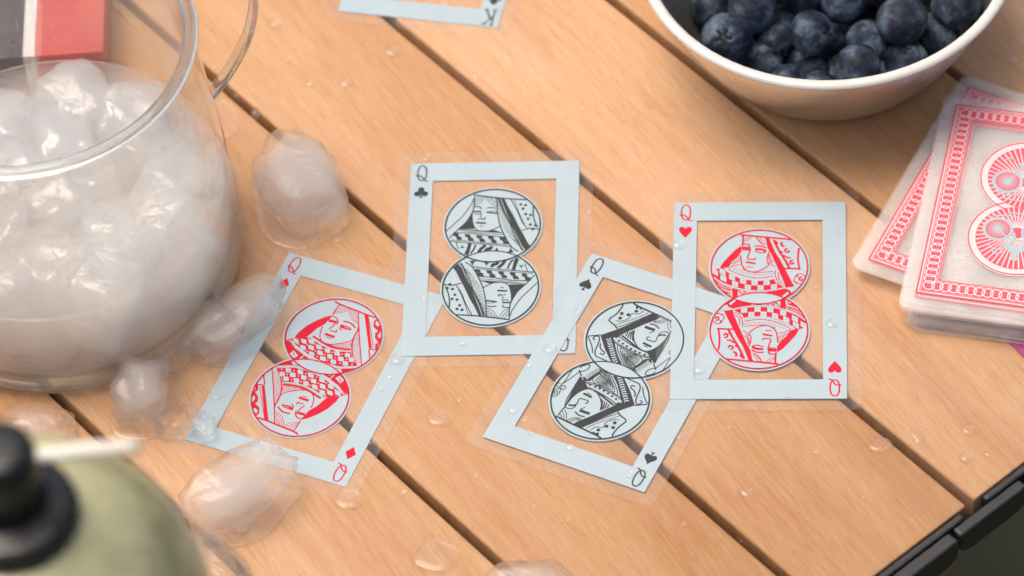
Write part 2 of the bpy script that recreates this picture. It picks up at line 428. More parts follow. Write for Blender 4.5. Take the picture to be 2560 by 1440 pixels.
('F',1,0,[8.5,3.7,6.8,.3,4.9,.8,-0,1.4,-5.8,.6,-6.9,-0,-8.2,-.2,-8.6,4.4,-6.6,3.8,-3.3,2.8,.8,2.6,4.9,3.2,8,4.2]),
('F',2,0,[2.6,2.6,2.1,2,1.6,2.1,1.3,2.6]),
('F',2,0,[-.7,2.5,-1,1.9,-2.6,2.1,-2.6,2.6]),
('F',2,0,[-3.1,1.5,-4.6,1.6,-4.5,2.9,-3.1,2.7]),
('F',2,0,[-4.9,1.4,-6.7,1,-6.6,3.5,-4.9,3.1]),
('L',3,.35,[-5.1,1.7,-6.5,3.2]),
('L',3,.3,[-3.3,1.9,-4.4,2.6]),
('L',1,.28,[-8.7,3.2,-12.3,4.7,-14.3,7]),
('L',1,.28,[-8.9,4.2,-11.8,5.7,-14.5,8.3]),
('L',1,.25,[-8.9,3.7,-12,5.1,-14.3,7.6]),
('F',1,0,[-8.9,.2,-11.5,2.1,-13.6,5.1,-12.5,4.1,-10.5,3.1,-9,2.4]),
('L',2,.4,[-9.2,1.6,-10,1.9]),
('F',1,0,[11,2.4,8.2,-.3,6.6,.1,8.5,4,9.9,3.1]),
('F',2,0,[9.4,2,7.3,0,6.8,.4,8.9,2.7]),
('F',2,0,[10.8,3.3,10.2,2.2,9.5,3.4,8.9,3.5,9.9,4.4,11.5,4.8]),
('L',1,.3,[13.1,6.1,12.5,5.9,11,6.9,11.1,8.2,12.1,9.9,13.4,9.9,14.3,9]),
('D',3,.35,[11.6,6.5,12,9.1]),
('L',1,.45,[13.7,8,13.1,7.3,12.5,7.8,12.8,8.6,13.5,8.6]),
('L',1,.6,[-1.2,14.4,-4.2,15]),
('L',1,.3,[-2,12.9,-4,13]),
('L',1,.35,[-1.3,16.9,-1.4,16,-2.4,16.2,-3.2,16,-3.8,16.7]),
('L',1,.35,[-3.8,16.7,-3.2,18.8,-2.9,20.4,-3.4,21.7]),
('L',1,.75,[2.1,19.4,.5,20.2,-1.4,20.2]),
('L',1,.35,[2.2,19.2,.6,18.7,-1.5,19.5]),
('L',1,.45,[2.2,20.6,.7,21.5,-1.6,21.6]),
('L',1,.95,[-3.1,20.6,-5.6,20.9]),
('L',1,.4,[-2.9,21.7,-3.9,22.4,-5.5,22.3]),
('L',1,.3,[-3.2,19.8,-5.5,20]),
('L',1,.2,[2,21.7,.5,23,-.8,25.2]),
('L',1,.2,[1.8,22.5,.9,23.6,0,25.2]),
('L',1,.2,[1.5,21.9,-.1,23.4,-1.3,25.5]),
('L',1,.2,[-2.4,25.5,-3.4,24.2,-5,23.6]),
('L',1,.2,[-3.1,25.7,-3.9,24.8,-5,24.2]),
],
'D':[
('F',1,0,[-11.5,8.2,-11.2,10.6,-9.8,14.2,-7.7,17.2,-5.5,19.6,-3.7,20.8,-4,19.3,-4.6,16.7,-6.3,14.2,-7.7,10.4,-8.1,9.6]),
('L',1,.35,[-13.5,6.3,-11.6,8.1]),
('L',1,.35,[-3.8,21,-3.6,24.3,-3.1,25.9]),
('F',1,0,[-5.8,3.1,-6.8,.7,-8.5,.1,-11,1.8,-13.1,4.5,-13.8,6.2,-12.2,6.7,-9.5,4.6]),
('F',2,0,[-7.3,2.2,-8.2,.8,-10.2,2,-9.6,3.6]),
('L',3,.25,[-8.3,1.8,-9.5,2.8]),
('F',1,0,[11.4,4.5,6.5,2.5,.8,2.5,-4.5,3.7,-9.2,5.7,-12.1,7.1,-11.3,8.1,-7.1,10.3,-5.2,9.5,-.8,8.2,3.2,7.9,7.7,9.1,9,7]),
('F',2,0,[9,3.9,8.6,3.5,7.4,3.3,6.8,4.6,7.1,5,8.3,5.2]),
('F',2,0,[5.2,3.2,4.8,2.8,3.5,2.8,2.9,4,3.2,4.4,4.5,4.5]),
('F',2,0,[1.7,3.1,1.2,2.8,-.1,2.9,-.8,4.1,-.4,4.5,1,4.5]),
('F',2,0,[-2.4,3.6,-2.9,3.4,-4.2,3.5,-4.9,4.8,-4.5,5.1,-3.1,5]),
('F',2,0,[-6,5,-6.5,4.8,-7.8,5,-8.5,6.3,-8.1,6.5,-6.7,6.4]),
('F',2,0,[-9.1,6.7,-9.6,6.4,-11,6.7,-11.7,8.1,-11.2,8.2,-9.8,8]),
('F',2,0,[10.2,5.9,9.8,5.5,8.7,5.3,8,6.5,8.3,7,9.6,7.2]),
('F',2,0,[7,5,6.6,4.7,5.3,4.5,4.7,5.8,5,6.2,6.3,6.4]),
('F',2,0,[3.3,4.7,2.9,4.4,1.7,4.4,1,5.6,1.3,6,2.7,6.1]),
('F',2,0,[-.1,5,-.6,4.7,-1.9,4.7,-2.5,6,-2.2,6.3,-.8,6.3]),
('F',2,0,[-3.6,5.9,-4.1,5.6,-5.4,5.8,-6.1,7.1,-5.7,7.4,-4.3,7.3]),
('F',2,0,[-6.8,7.4,-7.2,7.2,-8.6,7.4,-9.3,8.7,-8.9,8.9,-7.5,8.8]),
('F',2,0,[8.3,7.2,7.9,6.8,6.7,6.6,6.1,7.8,6.4,8.3,7.6,8.5]),
('F',2,0,[5,6.6,4.6,6.3,3.3,6.2,2.7,7.4,3,7.9,4.3,8]),
('F',2,0,[1.7,6.6,1.3,6.3,0,6.3,-.6,7.5,-.3,7.9,1.1,8]),
('F',2,0,[-1.4,7,-1.8,6.7,-3.1,6.7,-3.8,8,-3.4,8.4,-2.1,8.3]),
('F',2,0,[-4.5,8.2,-5,7.9,-6.3,8,-7,9.3,-6.6,9.6,-5.2,9.5]),
('D',2,.27,[10,4.6,6.2,3.8,2.1,3.6,-1.6,3.8,-5.4,4.8,-9.1,6.4,7.6,5.9,4,5.3,.3,5.3,-3.1,5.8,-6.5,7.2,5.4,7.3,2.2,7,-1.1,7.4,-4.2,8.2,-7.2,9.7]),
('L',2,.6,[12.3,4.3,6.7,2.1,1,2.1,-5.2,3.1,-11.9,6.9]),
('L',2,.5,[7.6,9.3,3.1,8.2,-2,8.7,-6.7,10.2]),
('L',1,.6,[7.3,9.8,3.6,9.1,-.2,9.1,-6.2,11]),
('L',1,.25,[7.1,10.4,3.4,9.7,-0,9.5]),
('L',1,.3,[13.1,5.1,9.9,11.3,6.4,18.3,3.2,25.1]),
('L',1,.35,[11.7,4.4,8.5,8.4,6.5,12.9,6.1,16.5,6.3,18.2]),
('L',1,.17,[12.1,7,11,5.2]),
('L',1,.17,[11.6,7.9,10.4,6]),
('L',1,.17,[11.2,8.7,9.8,6.8]),
('L',1,.17,[10.8,9.5,9.2,7.5]),
('L',1,.17,[10.4,10.4,8.6,8.3]),
('L',1,.17,[9.9,11.2,8.2,9.1]),
('L',1,.17,[9.5,12.1,7.8,10]),
('L',1,.17,[9.1,12.9,7.4,10.9]),
('L',1,.17,[8.7,13.7,7.1,11.7]),
('L',1,.17,[8.2,14.6,6.7,12.6]),
('L',1,.17,[7.8,15.4,6.3,13.4]),
('L',1,.17,[7.4,16.2,6.3,14.4]),
('L',1,.17,[7,17.1,6.2,15.4]),
('L',1,.17,[6.5,17.9,6.1,16.3]),
('L',1,.17,[6.1,18.8,6.1,17.3]),
('L',1,.17,[5.7,19.6,6,18.2]),
('L',1,.35,[14.6,8.2,12.6,11.8]),
('L',1,.3,[14.6,8.2,15.4,12.2]),
('F',1,0,[13.3,12.6,12.4,12.3,5.4,24.8,6.8,24.7]),
('L',1,.35,[15.7,12.6,13.4,12.3,12.5,11.9]),
('L',1,.5,[9.4,24.5,6.3,24.6,3,25,-3.9,25.8,-5.3,26.5]),
('F',1,0,[15.7,12.6,14.3,12.8,13.6,14.7,14.3,15.4,12.5,16.9,11.8,18.8,12.4,19.7,10.3,20.8,9.5,22.9,10,24.5,13,21.8,15.2,17.9,16.1,14.9]),
('F',2,0,[15.7,14.6,15.4,13.2,14.6,14.1,14.7,15.4]),
('F',2,0,[14.6,18.7,13.8,16.9,13,18,13.2,19.6]),
('F',2,0,[12.1,22.2,11.5,21.3,10.4,22,10.2,23.4]),
('D',2,.22,[12.9,20.8]),
('L',1,.2,[13.6,13.1,10.5,18.5,7.1,24.1]),
('L',1,.3,[6.1,18.2,6.1,15.6,5.9,13.4,3.5,11.4,.4,9.8,-2.1,9.8,-3.8,11.1,-4.7,13.6,-4.8,15.5]),
('F',1,0,[4.6,17.3,2.8,16.9,.8,17,.2,18.3,1.8,18.3,3.4,18.1]),
('L',2,.2,[3.3,17.6,1.7,17.7]),
('L',1,.45,[5.1,18.5,2.8,19.8,.4,19.7]),
('L',1,.3,[1.5,16,.5,16.9,.4,18.5]),
('L',1,.8,[-1.4,18.6,-4.1,18.5]),
('L',1,.35,[-.9,17.8,-1.4,19.5,-2.6,20.4,-3.9,20.3]),
('L',1,.35,[0,15.8,-.1,14.8,-.9,15,-2,14.8]),
('L',1,.35,[-2.6,15.3,-1.8,17,-1.7,18]),
('L',1,.75,[.4,12.9,-3,13.1]),
('L',1,.25,[-.3,12.1,-2.1,12]),
('L',1,.18,[5.2,20.4,2.2,21.7,-.1,25.1]),
('L',1,.18,[4.7,21.2,2.4,22.5,.8,24.9]),
('L',1,.18,[4.3,22.2,2.7,23.3,1.5,25]),
('L',1,.18,[3.7,23.4,2.9,24,2.3,25]),
('L',1,.18,[-0,24.9,-1.1,23.1,-3.9,21.6]),
('L',1,.18,[-.9,25.3,-1.7,23.6,-3.7,22.4]),
('L',1,.18,[-1.9,25.6,-2.5,24,-3.5,23.3]),
('L',1,.17,[6.9,10.8,6.2,12.5]),
('L',1,.17,[6.3,10.7,5.7,12.3]),
('L',1,.17,[5.7,10.6,5.1,12]),
('L',1,.17,[5.1,10.4,4.6,11.7]),
('L',1,.17,[4.5,10.3,4.1,11.4]),
('L',1,.17,[3.9,10.2,3.5,11.1]),
('L',1,.17,[3.3,10.1,3,10.9]),
('L',1,.17,[2.7,10,2.5,10.6]),
('F',1,0,[12.5,3.8,10.7,1.9,8.4,.6,5.1,1.4,7.2,1.8,10.2,3.1]),
('F',2,0,[8.3,.7,6.2,.7,5.5,1.2,7.5,1.7]),
('F',1,0,[-2.3,1.6,-6.1,.7,-5.6,3.1,-3.5,2.2]),
('L',2,.25,[-3.1,1.7,-5.4,1.6]),
],
'S':[
('F',1,0,[-3.2,2.1,-4.6,3.5,-7.6,6.6,-10.7,10.6,-7,14.6,-6.1,15.7,1.1,25.1,3.9,24.8,2.8,22.9,.3,20.1,-2.5,16.3,-4.7,13.4,-5.5,11.4,-6.6,11.4,-5.3,8.5,-2.2,4.5,0,2.5,-2,2.4]),
('L',2,.42,[-1.5,3.2,-1.8,2.4,-2.7,2.3]),
('L',2,.42,[-2.1,4,-2.4,3.2,-3.2,3]),
('L',2,.42,[-2.7,4.7,-3,3.9,-3.8,3.8]),
('L',2,.42,[-3.3,5.5,-3.5,4.7,-4.4,4.5]),
('L',2,.42,[-3.8,6.2,-4.1,5.4,-5,5.3]),
('L',2,.42,[-4.4,7,-4.7,6.2,-5.5,6]),
('L',2,.42,[-5,7.7,-5.2,6.9,-6.1,6.8]),
('L',2,.42,[-5.6,8.5,-5.8,7.7,-6.7,7.5]),
('L',2,.42,[-6.1,9.2,-6.4,8.4,-7.2,8.3]),
('L',2,.42,[-6.7,10,-7,9.2,-7.8,9]),
('L',2,.42,[-7.3,10.7,-7.5,9.9,-8.4,9.8]),
('F',1,0,[9.3,6.7,9.6,8.5,9.4,13.3,9.2,17.1,8.9,19.7,8.6,16.4,7.7,13.3,6.7,11.4,5.4,10.1,6.6,8.9,7.4,8,8.5,7.5]),
('F',1,0,[8.8,6.7,6.1,1.6,4.3,1.9,6.3,7.4,7.6,8.2]),
('L',2,.38,[8.6,6.4,7.9,6.4,7.1,7]),
('L',2,.38,[8.4,5.9,7.6,5.9,6.9,6.5]),
('L',2,.38,[8.1,5.3,7.3,5.4,6.6,5.9]),
('L',2,.38,[7.8,4.8,7.1,4.8,6.3,5.4]),
('L',2,.38,[7.5,4.2,6.8,4.3,6.1,4.8]),
('L',2,.38,[7.3,3.7,6.5,3.7,5.8,4.3]),
('L',2,.38,[7,3.1,6.3,3.2,5.5,3.7]),
('L',2,.38,[6.7,2.6,6,2.6,5.2,3.2]),
('L',2,.38,[6.5,2,5.7,2.1,5,2.7]),
('L',1,.27,[2.8,1.3,5.4,6.8,-4.1,8.9,2.8,1.3,4.1,4]),
('L',1,.27,[2.5,2.3,4.4,6.5,-2.8,8.2,2.5,2.3,3.5,4.4]),
('L',1,.27,[2.2,3.1,3.7,6.3,-1.8,7.6,2.2,3.1,2.9,4.7]),
('L',1,.27,[1.9,3.9,3,6.1,-.9,7,1.9,3.9,2.5,5]),
('L',1,.27,[1.7,4.6,2.4,6,-0,6.5,1.7,4.6,2.1,5.3]),
('L',1,.27,[1.5,5.2,1.8,5.8,.7,6.1,1.5,5.2,1.7,5.5]),
('L',1,.3,[4.2,2,6.2,7.3]),
('L',1,.3,[7.1,8.3,4.1,7.7,-.8,8.2,-6.2,9.9]),
('L',1,.3,[5.8,9.8,2.2,10.2,-2.2,11.3,-5.7,12.6]),
('L',1,.2,[6.8,8.6,3.7,8.2,-.8,8.7,-6.2,10.4]),
('D',3,.42,[5.3,8.7,3.5,8.8,2,8.9,.4,9.2,-1.2,9.6,-2.8,10.1,-4.4,10.7]),
('L',1,.55,[3.2,10.2,.6,11,-4.6,13.1]),
('L',1,.6,[-0,2.6,-2.7,5.2,-6.2,10.1]),
('L',1,.35,[-.6,12.5,-2,16]),
('L',1,.35,[-1.5,12.7,-2.3,15.7]),
('L',1,.35,[-2.4,12.9,-2.7,15.4]),
('L',1,.35,[-3.3,13.3,-3.3,15]),
('L',1,.3,[-.1,12.2,-2.2,16.2]),
('L',1,.3,[8.9,19.7,8.6,16.4,7.7,13.3,6.1,10.9,4.2,10.1,1.9,10.8,-.1,12.7,-1.2,14.6,-1.7,16.6]),
('L',1,.65,[5.9,12.5,2.8,12.9]),
('L',1,.25,[4.9,11.9,3.5,12]),
('L',1,.32,[6.2,15.3,5.8,14.6,5,14.6,3.4,14.6,3.2,15.5,3.8,15.8]),
('L',1,.3,[6.2,15.3,6,17,6.3,18.8,7.4,19.7,8.7,19.6]),
('L',1,.55,[8.2,18.4,7,18.1,6.1,17.5]),
('L',1,.85,[4.1,19,3,19,.7,19]),
('L',1,.4,[5.2,20,3.6,20.8,1.6,20.7]),
('L',1,.25,[4.1,18.6,3.6,17.9,3,17.2]),
('L',1,.2,[9.1,20.2,7.5,21.5,6.3,24.1]),
('L',1,.2,[9.2,21.2,7.9,22.4,7.2,24]),
('L',1,.2,[9.5,22.3,8.4,23.1,8,23.9]),
('L',1,.2,[6.1,24.3,5.1,22.6,2.7,21.6]),
('L',1,.2,[5.4,24.4,4.6,22.9,2.2,21.8]),
('L',1,.2,[4.8,24.5,4.1,23.2,2.4,22.2]),
('L',1,.5,[10.8,24.6,9.5,24,4.3,24.7,.7,25.1,-5.7,26,-6.4,26.7]),
('L',1,.3,[8.7,19.6,9.1,20.2,9.5,23.5]),
('L',1,.3,[8.9,19.7,9.6,16.8,9.6,12.9,9.5,6.9]),
('L',1,.25,[10.5,4.9,12.1,8.8,13.6,11.9]),
('L',1,.25,[13,5.7,13.2,10.2,13.7,12.4]),
('L',1,.35,[11,4.6,9.3,6.6]),
('L',1,.25,[14.1,11.7,14.7,11.7,15.1,12.7,14,13.3,13.7,12.4]),
('L',1,.25,[11.8,12.6,12.8,12,13.3,13,12.4,13.7,11.8,12.8]),
('L',1,.25,[14.9,14.9,13.4,13.5,12.8,15.7,14.2,17.3,14.9,14.9]),
('L',1,.25,[14.5,15.4,13.7,14.8,13.4,15.7,14,16.2,14.5,15.4]),
('L',1,.3,[11.1,3.9,10.7,2.8,8.9,1.5,8.6,3.1,9.5,4.5,10.6,5]),
('L',1,.35,[-7.9,4,-6.7,3.8,-6.7,4.8,-8,5.4,-9,6.5,-9.2,7.6]),
('L',1,.35,[-4.3,1.9,-6.9,2.2,-8.6,2.5,-9.6,4.3,-10,7.8,-10.7,9.7,-11.8,9.7,-12.3,8.5,-11.3,8.2]),
('L',1,.3,[-10,3.1,-11.6,5.9,-14,8.5]),
('L',1,.35,[-10.7,10.7,-14.1,8.7]),
('D',3,.18,[-11.2,7,-5.4,3.3]),
('L',1,.4,[-6.9,14.9,-8.6,16.1,-10.8,17.2,-9.7,20.2,-9.2,23.3,-9.5,24.6]),
('L',1,.25,[.8,24.9,-3.8,19.1,-7.2,15.5]),
('L',1,.18,[-.6,24.6,-3,21.4,-8.1,16.2]),
('L',1,.22,[-2.3,24.8,-3.2,23,-5.3,22.2,-5.3,20.2,-6.9,18.3,-8.8,17.7]),
('D',1,.62,[-6.1,21.4,-8.2,21.1,-7.9,19.2]),
('D',2,.36,[-7.3,20.6]),
('D',1,.6,[-4.4,23.7,-4.7,25.2,-3.7,25.3]),
('D',2,.33,[-4,24.9]),
('L',1,.5,[-4.6,25.3,-5.5,26.1]),
],
}

# ---------------------------------------------------------------- ground far below the table
def ground_mat():
    m = Mat('dark grass and soil'); tc = m.n('TexCoord'); a = m.noise(tc.outputs['Object'], 9, 4, .6); b = m.noise(tc.outputs['Object'], 60, 3, .6)
    col = m.ramp(a, [(.35, (.09, .038, .018)), (.52, (.030, .038, .016)), (.75, (.048, .066, .028))])  # mottled dark brown and green
    col = m.cmix(m.mapr(b, .4, .7, 0, .4), col, (.04, .05, .02))
    return m.done(m.bsdf(col, .9))
gm = bmesh.new(); bmesh.ops.create_grid(gm, x_segments=60, y_segments=60, size=6)
for v in gm.verts: v.co.z = .02 * noise.noise(v.co * 3)
me = bpy.data.meshes.new('ground'); gm.to_mesh(me); gm.free(); me.materials.append(ground_mat())
g = bpy.data.objects.new('ground', me); C.objects.link(g); g.location.z = -0.42; tag(g, 'dark green and brown ground below the table', kind='structure')

# ---------------------------------------------------------------- slatted table
PITCH, SW, G0, END = 59.303, 56.40, -133.9, 159.1
RZ = math.atan2(-0.8037, 0.595)
table = thing('slatted_table', 'pale wooden roll-up table of wide slats with black chain edge', 'table', (0, 0, 0), (0, 0, RZ))
def slat_mesh():
    T, r, k = 16.0, 1.0, 5; prof = []
    for cx, cz, a0 in ((SW - r, -r, 90), (SW - r, -T + r, 0), (r, -T + r, -90), (r, -r, -180)):
        for i in range(k + 1):
            a = math.radians(a0 - 90 * i / k); prof.append((cx + r * math.cos(a), cz + r * math.sin(a)))
    n = len(prof); xs = [END - 660, END - 440, END - 220, END - .5, END]; v = []
    for xi, x in enumerate(xs):
        for y, z in prof:
            if xi == 4: y, z = y + (.45 if y < SW / 2 else -.45), z + (-.45 if z > -8 else .45)
            v.append((x, y, z))
    f = [tuple(range(n)), tuple(range(5 * n - 1, 4 * n - 1, -1))]
    for a in range(4):
        for i in range(n): f.append((a * n + i, (a + 1) * n + i, (a + 1) * n + (i + 1) % n, a * n + (i + 1) % n))
    me = mesh(v, f)
    bm = bmesh.new(); bm.from_mesh(me); bmesh.ops.recalc_face_normals(bm, faces=bm.faces); bm.to_mesh(me); bm.free()
    for p in me.polygons: p.use_smooth = len(p.vertices) == 4
    return me
SM = slat_mesh()
def plate_mesh(L, H, T):
    prof = []; r = H * .48
    for cx, cz, a0, rr in ((L / 2 - 1.2, -1.2, 90, 1.2), (L / 2 - r, -H + r, 0, r), (-L / 2 + r, -H + r, -90, r), (-L / 2 + 1.2, -1.2, -180, 1.2)):
        for i in range(6):
            a = math.radians(a0 - 90 * i / 5); prof.append((cx + rr * math.cos(a), cz + rr * math.sin(a)))
    n = len(prof); b = .45; v = []
    cx, cz = 0, -H / 2
    for x, s in ((0, .93), (b, 1), (T - b, 1), (T, .93)):
        v += [(x, cx + (y - cx) * (1 - (1 - s) * .35), cz + (z - cz) * s) for y, z in prof]
    f = [tuple(range(n)), tuple(range(4 * n - 1, 3 * n - 1, -1))]
    for a in range(3):
        for i in range(n): f.append((a * n + i, (a + 1) * n + i, (a + 1) * n + (i + 1) % n, a * n + (i + 1) % n))
    me = mesh(v, f)
    bm = bmesh.new(); bm.from_mesh(me); bmesh.ops.recalc_face_normals(bm, faces=bm.faces); bm.to_mesh(me); bm.free()
    return me
CAPM = plate_mesh(50.5, 7.6, 2.3); LINKM = plate_mesh(28.2, 10.5, 3.6); LINK2M = plate_mesh(28.2, 10.5, 4.3)
for k in range(-3, 7):
    y0 = G0 + PITCH * k + .4 + 2.9
    s = obj('slat', SM, WOOD, table, (random.uniform(-.25, .25), y0, random.uniform(-.12, 0)))
    if k >= 1:
        obj('end_cap', CAPM, BLACKPL, table, (END + .35, y0 + SW / 2, -.5))
        obj('chain_link', LINKM, BLACKPL, table, (END + 2.7, y0 + SW + 1.3 + 4.2, -1.6))
        obj('chain_link', LINK2M, BLACKPL, table, (END + 2.9, y0 + SW + 1.3 - 25.4, -1.3))

# ---------------------------------------------------------------- queens
FW, FH, IW, IH = 54.55, 79.86, 39.87, 64.74
DF = .20   # films are 0.14 mm thick
CT, CR, RR = 12.95, 16.0, 15.2
FILMV = slab(rrect(31.75, 44.45, 3.6), 0, .34 - DF)
FILM_ME = mesh(FILMV[0], FILMV[1][1:]); BORDER_ME = mesh(*ring(FW / 2, FH / 2, IW / 2, IH / 2, .345 - DF, .37 - DF))
def lens8(r, k=64):
    th = math.acos(CT / r); pts = []
    a0 = -math.pi / 2 + th
    for i in range(k + 1):
        a = a0 + (2 * math.pi - 2 * th) * i / k; pts.append((r * math.cos(a), CT + r * math.sin(a)))
    b0 = math.pi / 2 + th
    for i in range(1, k):
        a = b0 + (2 * math.pi - 2 * th) * i / k; pts.append((r * math.cos(a), -CT + r * math.sin(a)))
    return pts
MED_ME = mesh(*slab(lens8(CR), .345 - DF, .37 - DF))
PIPS = {
 'H': [(0, -2.35), (1.35, -.6), (2.1, .75), (1.95, 1.9), (1.1, 2.35), (.3, 1.95), (0, 1.3), (-.3, 1.95), (-1.1, 2.35), (-1.95, 1.9), (-2.1, .75), (-1.35, -.6)],
 'D': [(0, -2.5), (1.75, 0), (0, 2.5), (-1.75, 0)],
 'S': [(-.75, -2.5), (.75, -2.5), (.25, -1.9), (.2, -1.1), (.9, -1.55), (1.8, -1.3), (2.05, -.4), (1.6, .5), (.6, 1.5), (0, 2.5), (-.6, 1.5), (-1.6, .5), (-2.05, -.4), (-1.8, -1.3), (-.9, -1.55), (-.2, -1.1), (-.25, -1.9)]}
def draw_pip(fl, suit, x, y):
    if suit == 'C':
        for dx, dy in ((0, 1.15), (-1.2, -.55), (1.2, -.55)): fl.disc(x + dx, y + dy, 1.08, 18)
        fl.fill([(x - .7, y - 2.3), (x + .7, y - 2.3), (x + .2, y - 1.4), (x + .35, y + .3), (x - .35, y + .3), (x - .2, y - 1.4)])
    else: fl.fill([(x + a, y + b) for a, b in PIPS[suit]])
def draw_letter(fl, ch, x, y):
    if ch == 'Q':
        o = [(x + 1.42 * math.copysign(abs(math.cos(a)) ** .8, math.cos(a)), y + .25 + 3.15 * math.copysign(abs(math.sin(a)) ** .9, math.sin(a))) for a in [2 * math.pi * i / 26 for i in range(26)]]
        fl.stroke(o, .5, None, False, True)
        fl.stroke([(x - 2.05, y - .75), (x - 1.3, y - 1.0), (x - .5, y - .9), (x + .3, y - 1.8), (x + 1.0, y - 2.9), (x + 2.0, y - 3.25)], .48)
    else:
        fl.stroke([(x - 1.3, y - 3.4), (x - 1.3, y + 3.4)], .6, None, False)
        fl.stroke([(x + 1.5, y + 3.4), (x - 1.2, y - .1)], .5, None, False)
        fl.stroke([(x - .5, y + .8), (x + 1.6, y - 3.4)], .7, None, False)
        for sx, sy in ((-1.3, -3.4), (-1.3, 3.4), (1.5, 3.4), (1.6, -3.4)): fl.stroke([(x + sx - .8, y + sy), (x + sx + .8, y + sy)], .4, None, False)
def queen(suit, x, y, z, ang, label, letter='Q', art=True):
    ink = RED if suit in 'HD' else BLACK
    t = thing('playing_card', label, 'playing card', (x, y, z), (0, 0, ang), 'clear playing cards laid out on the slats')
    obj('clear_film', FILM_ME, FILM, t)
    b = obj('white_border', BORDER_ME, WHITE, t)
    for s in (1, -1):
        fl = Flat(.388 - DF); draw_letter(fl, letter, -23.5, 35.5)
        o = fl.build('index_letter', ink, b); o.rotation_euler.z = 0 if s == 1 else math.pi
        fl = Flat(.388 - DF); draw_pip(fl, suit, -23.55, 27.5)
        o = fl.build('suit_pip', ink, b); o.rotation_euler.z = 0 if s == 1 else math.pi
    if not art: return t
    med = obj('medallion', MED_ME, WHITE, t)
    clip = (0, CT, RR)
    L1, L2, L3 = Flat(.389 - DF), Flat(.389 - DF + .0004 * 170), Flat(.389 - DF + .0004 * 300)
    for kind, lv, wd, fl in ART[suit]:
        L = (L1, L2, L3)[lv - 1]; pts = list(zip(fl[::2], fl[1::2]))
        if kind == 'F': L.fill(pts, clip)
        elif kind == 'L': L.stroke(pts, wd * (1.22 if lv != 2 else 1), clip)
        else:
            for px, py in pts: L.disc(px, py, wd, 12)
    for L in (L1, L2, L3): L.rot180()
    z4 = .389 - DF + .0004 * 420
    lw = Flat(z4); th = math.acos(CT / (RR + .1)); lp = []
    for c0, a0 in ((CT, -math.pi / 2), (-CT, math.pi / 2)):
        lp += [((RR + .1) * math.cos(a0 - th + 2 * th * i / 16), c0 + (RR + .1) * math.sin(a0 - th + 2 * th * i / 16)) for i in range(16)]
    lw.fill(lp)
    rg = Flat(z4 + .002)
    rg.circle(0, CT, RR, .48, 72); rg.circle(0, -CT, RR, .48, 72)
    L1.build('ink_drawing', ink, med, True)
    if L2.f: L2.build('white_detail', WHITE, med, True)
    if L3.f: L3.build('ink_detail', ink, med, True)
    lw.build('white_lens', WHITE, med); rg.build('ink_outline', ink, med)
    return t
queen('D', -62.88, -25.48, .04, -.45775, 'queen of diamonds card, red print, beside the ice cubes and jug')
queen('C', -5.53, 12.83, .215, -.0961, 'queen of clubs card, black print, lying square above the others')
queen('S', 30.28, -37.84, .39, -.51535, 'queen of spades card, black print, tucked under the queen of hearts')
queen('H', 76.83, -14.63, .565, -.11198, 'queen of hearts card, red print, on top at the right of the row')
queen('C', -12.6, 157.5, .06, math.radians(-15.3), 'blurred card at the top edge, only its white lower border showing', 'K', False)

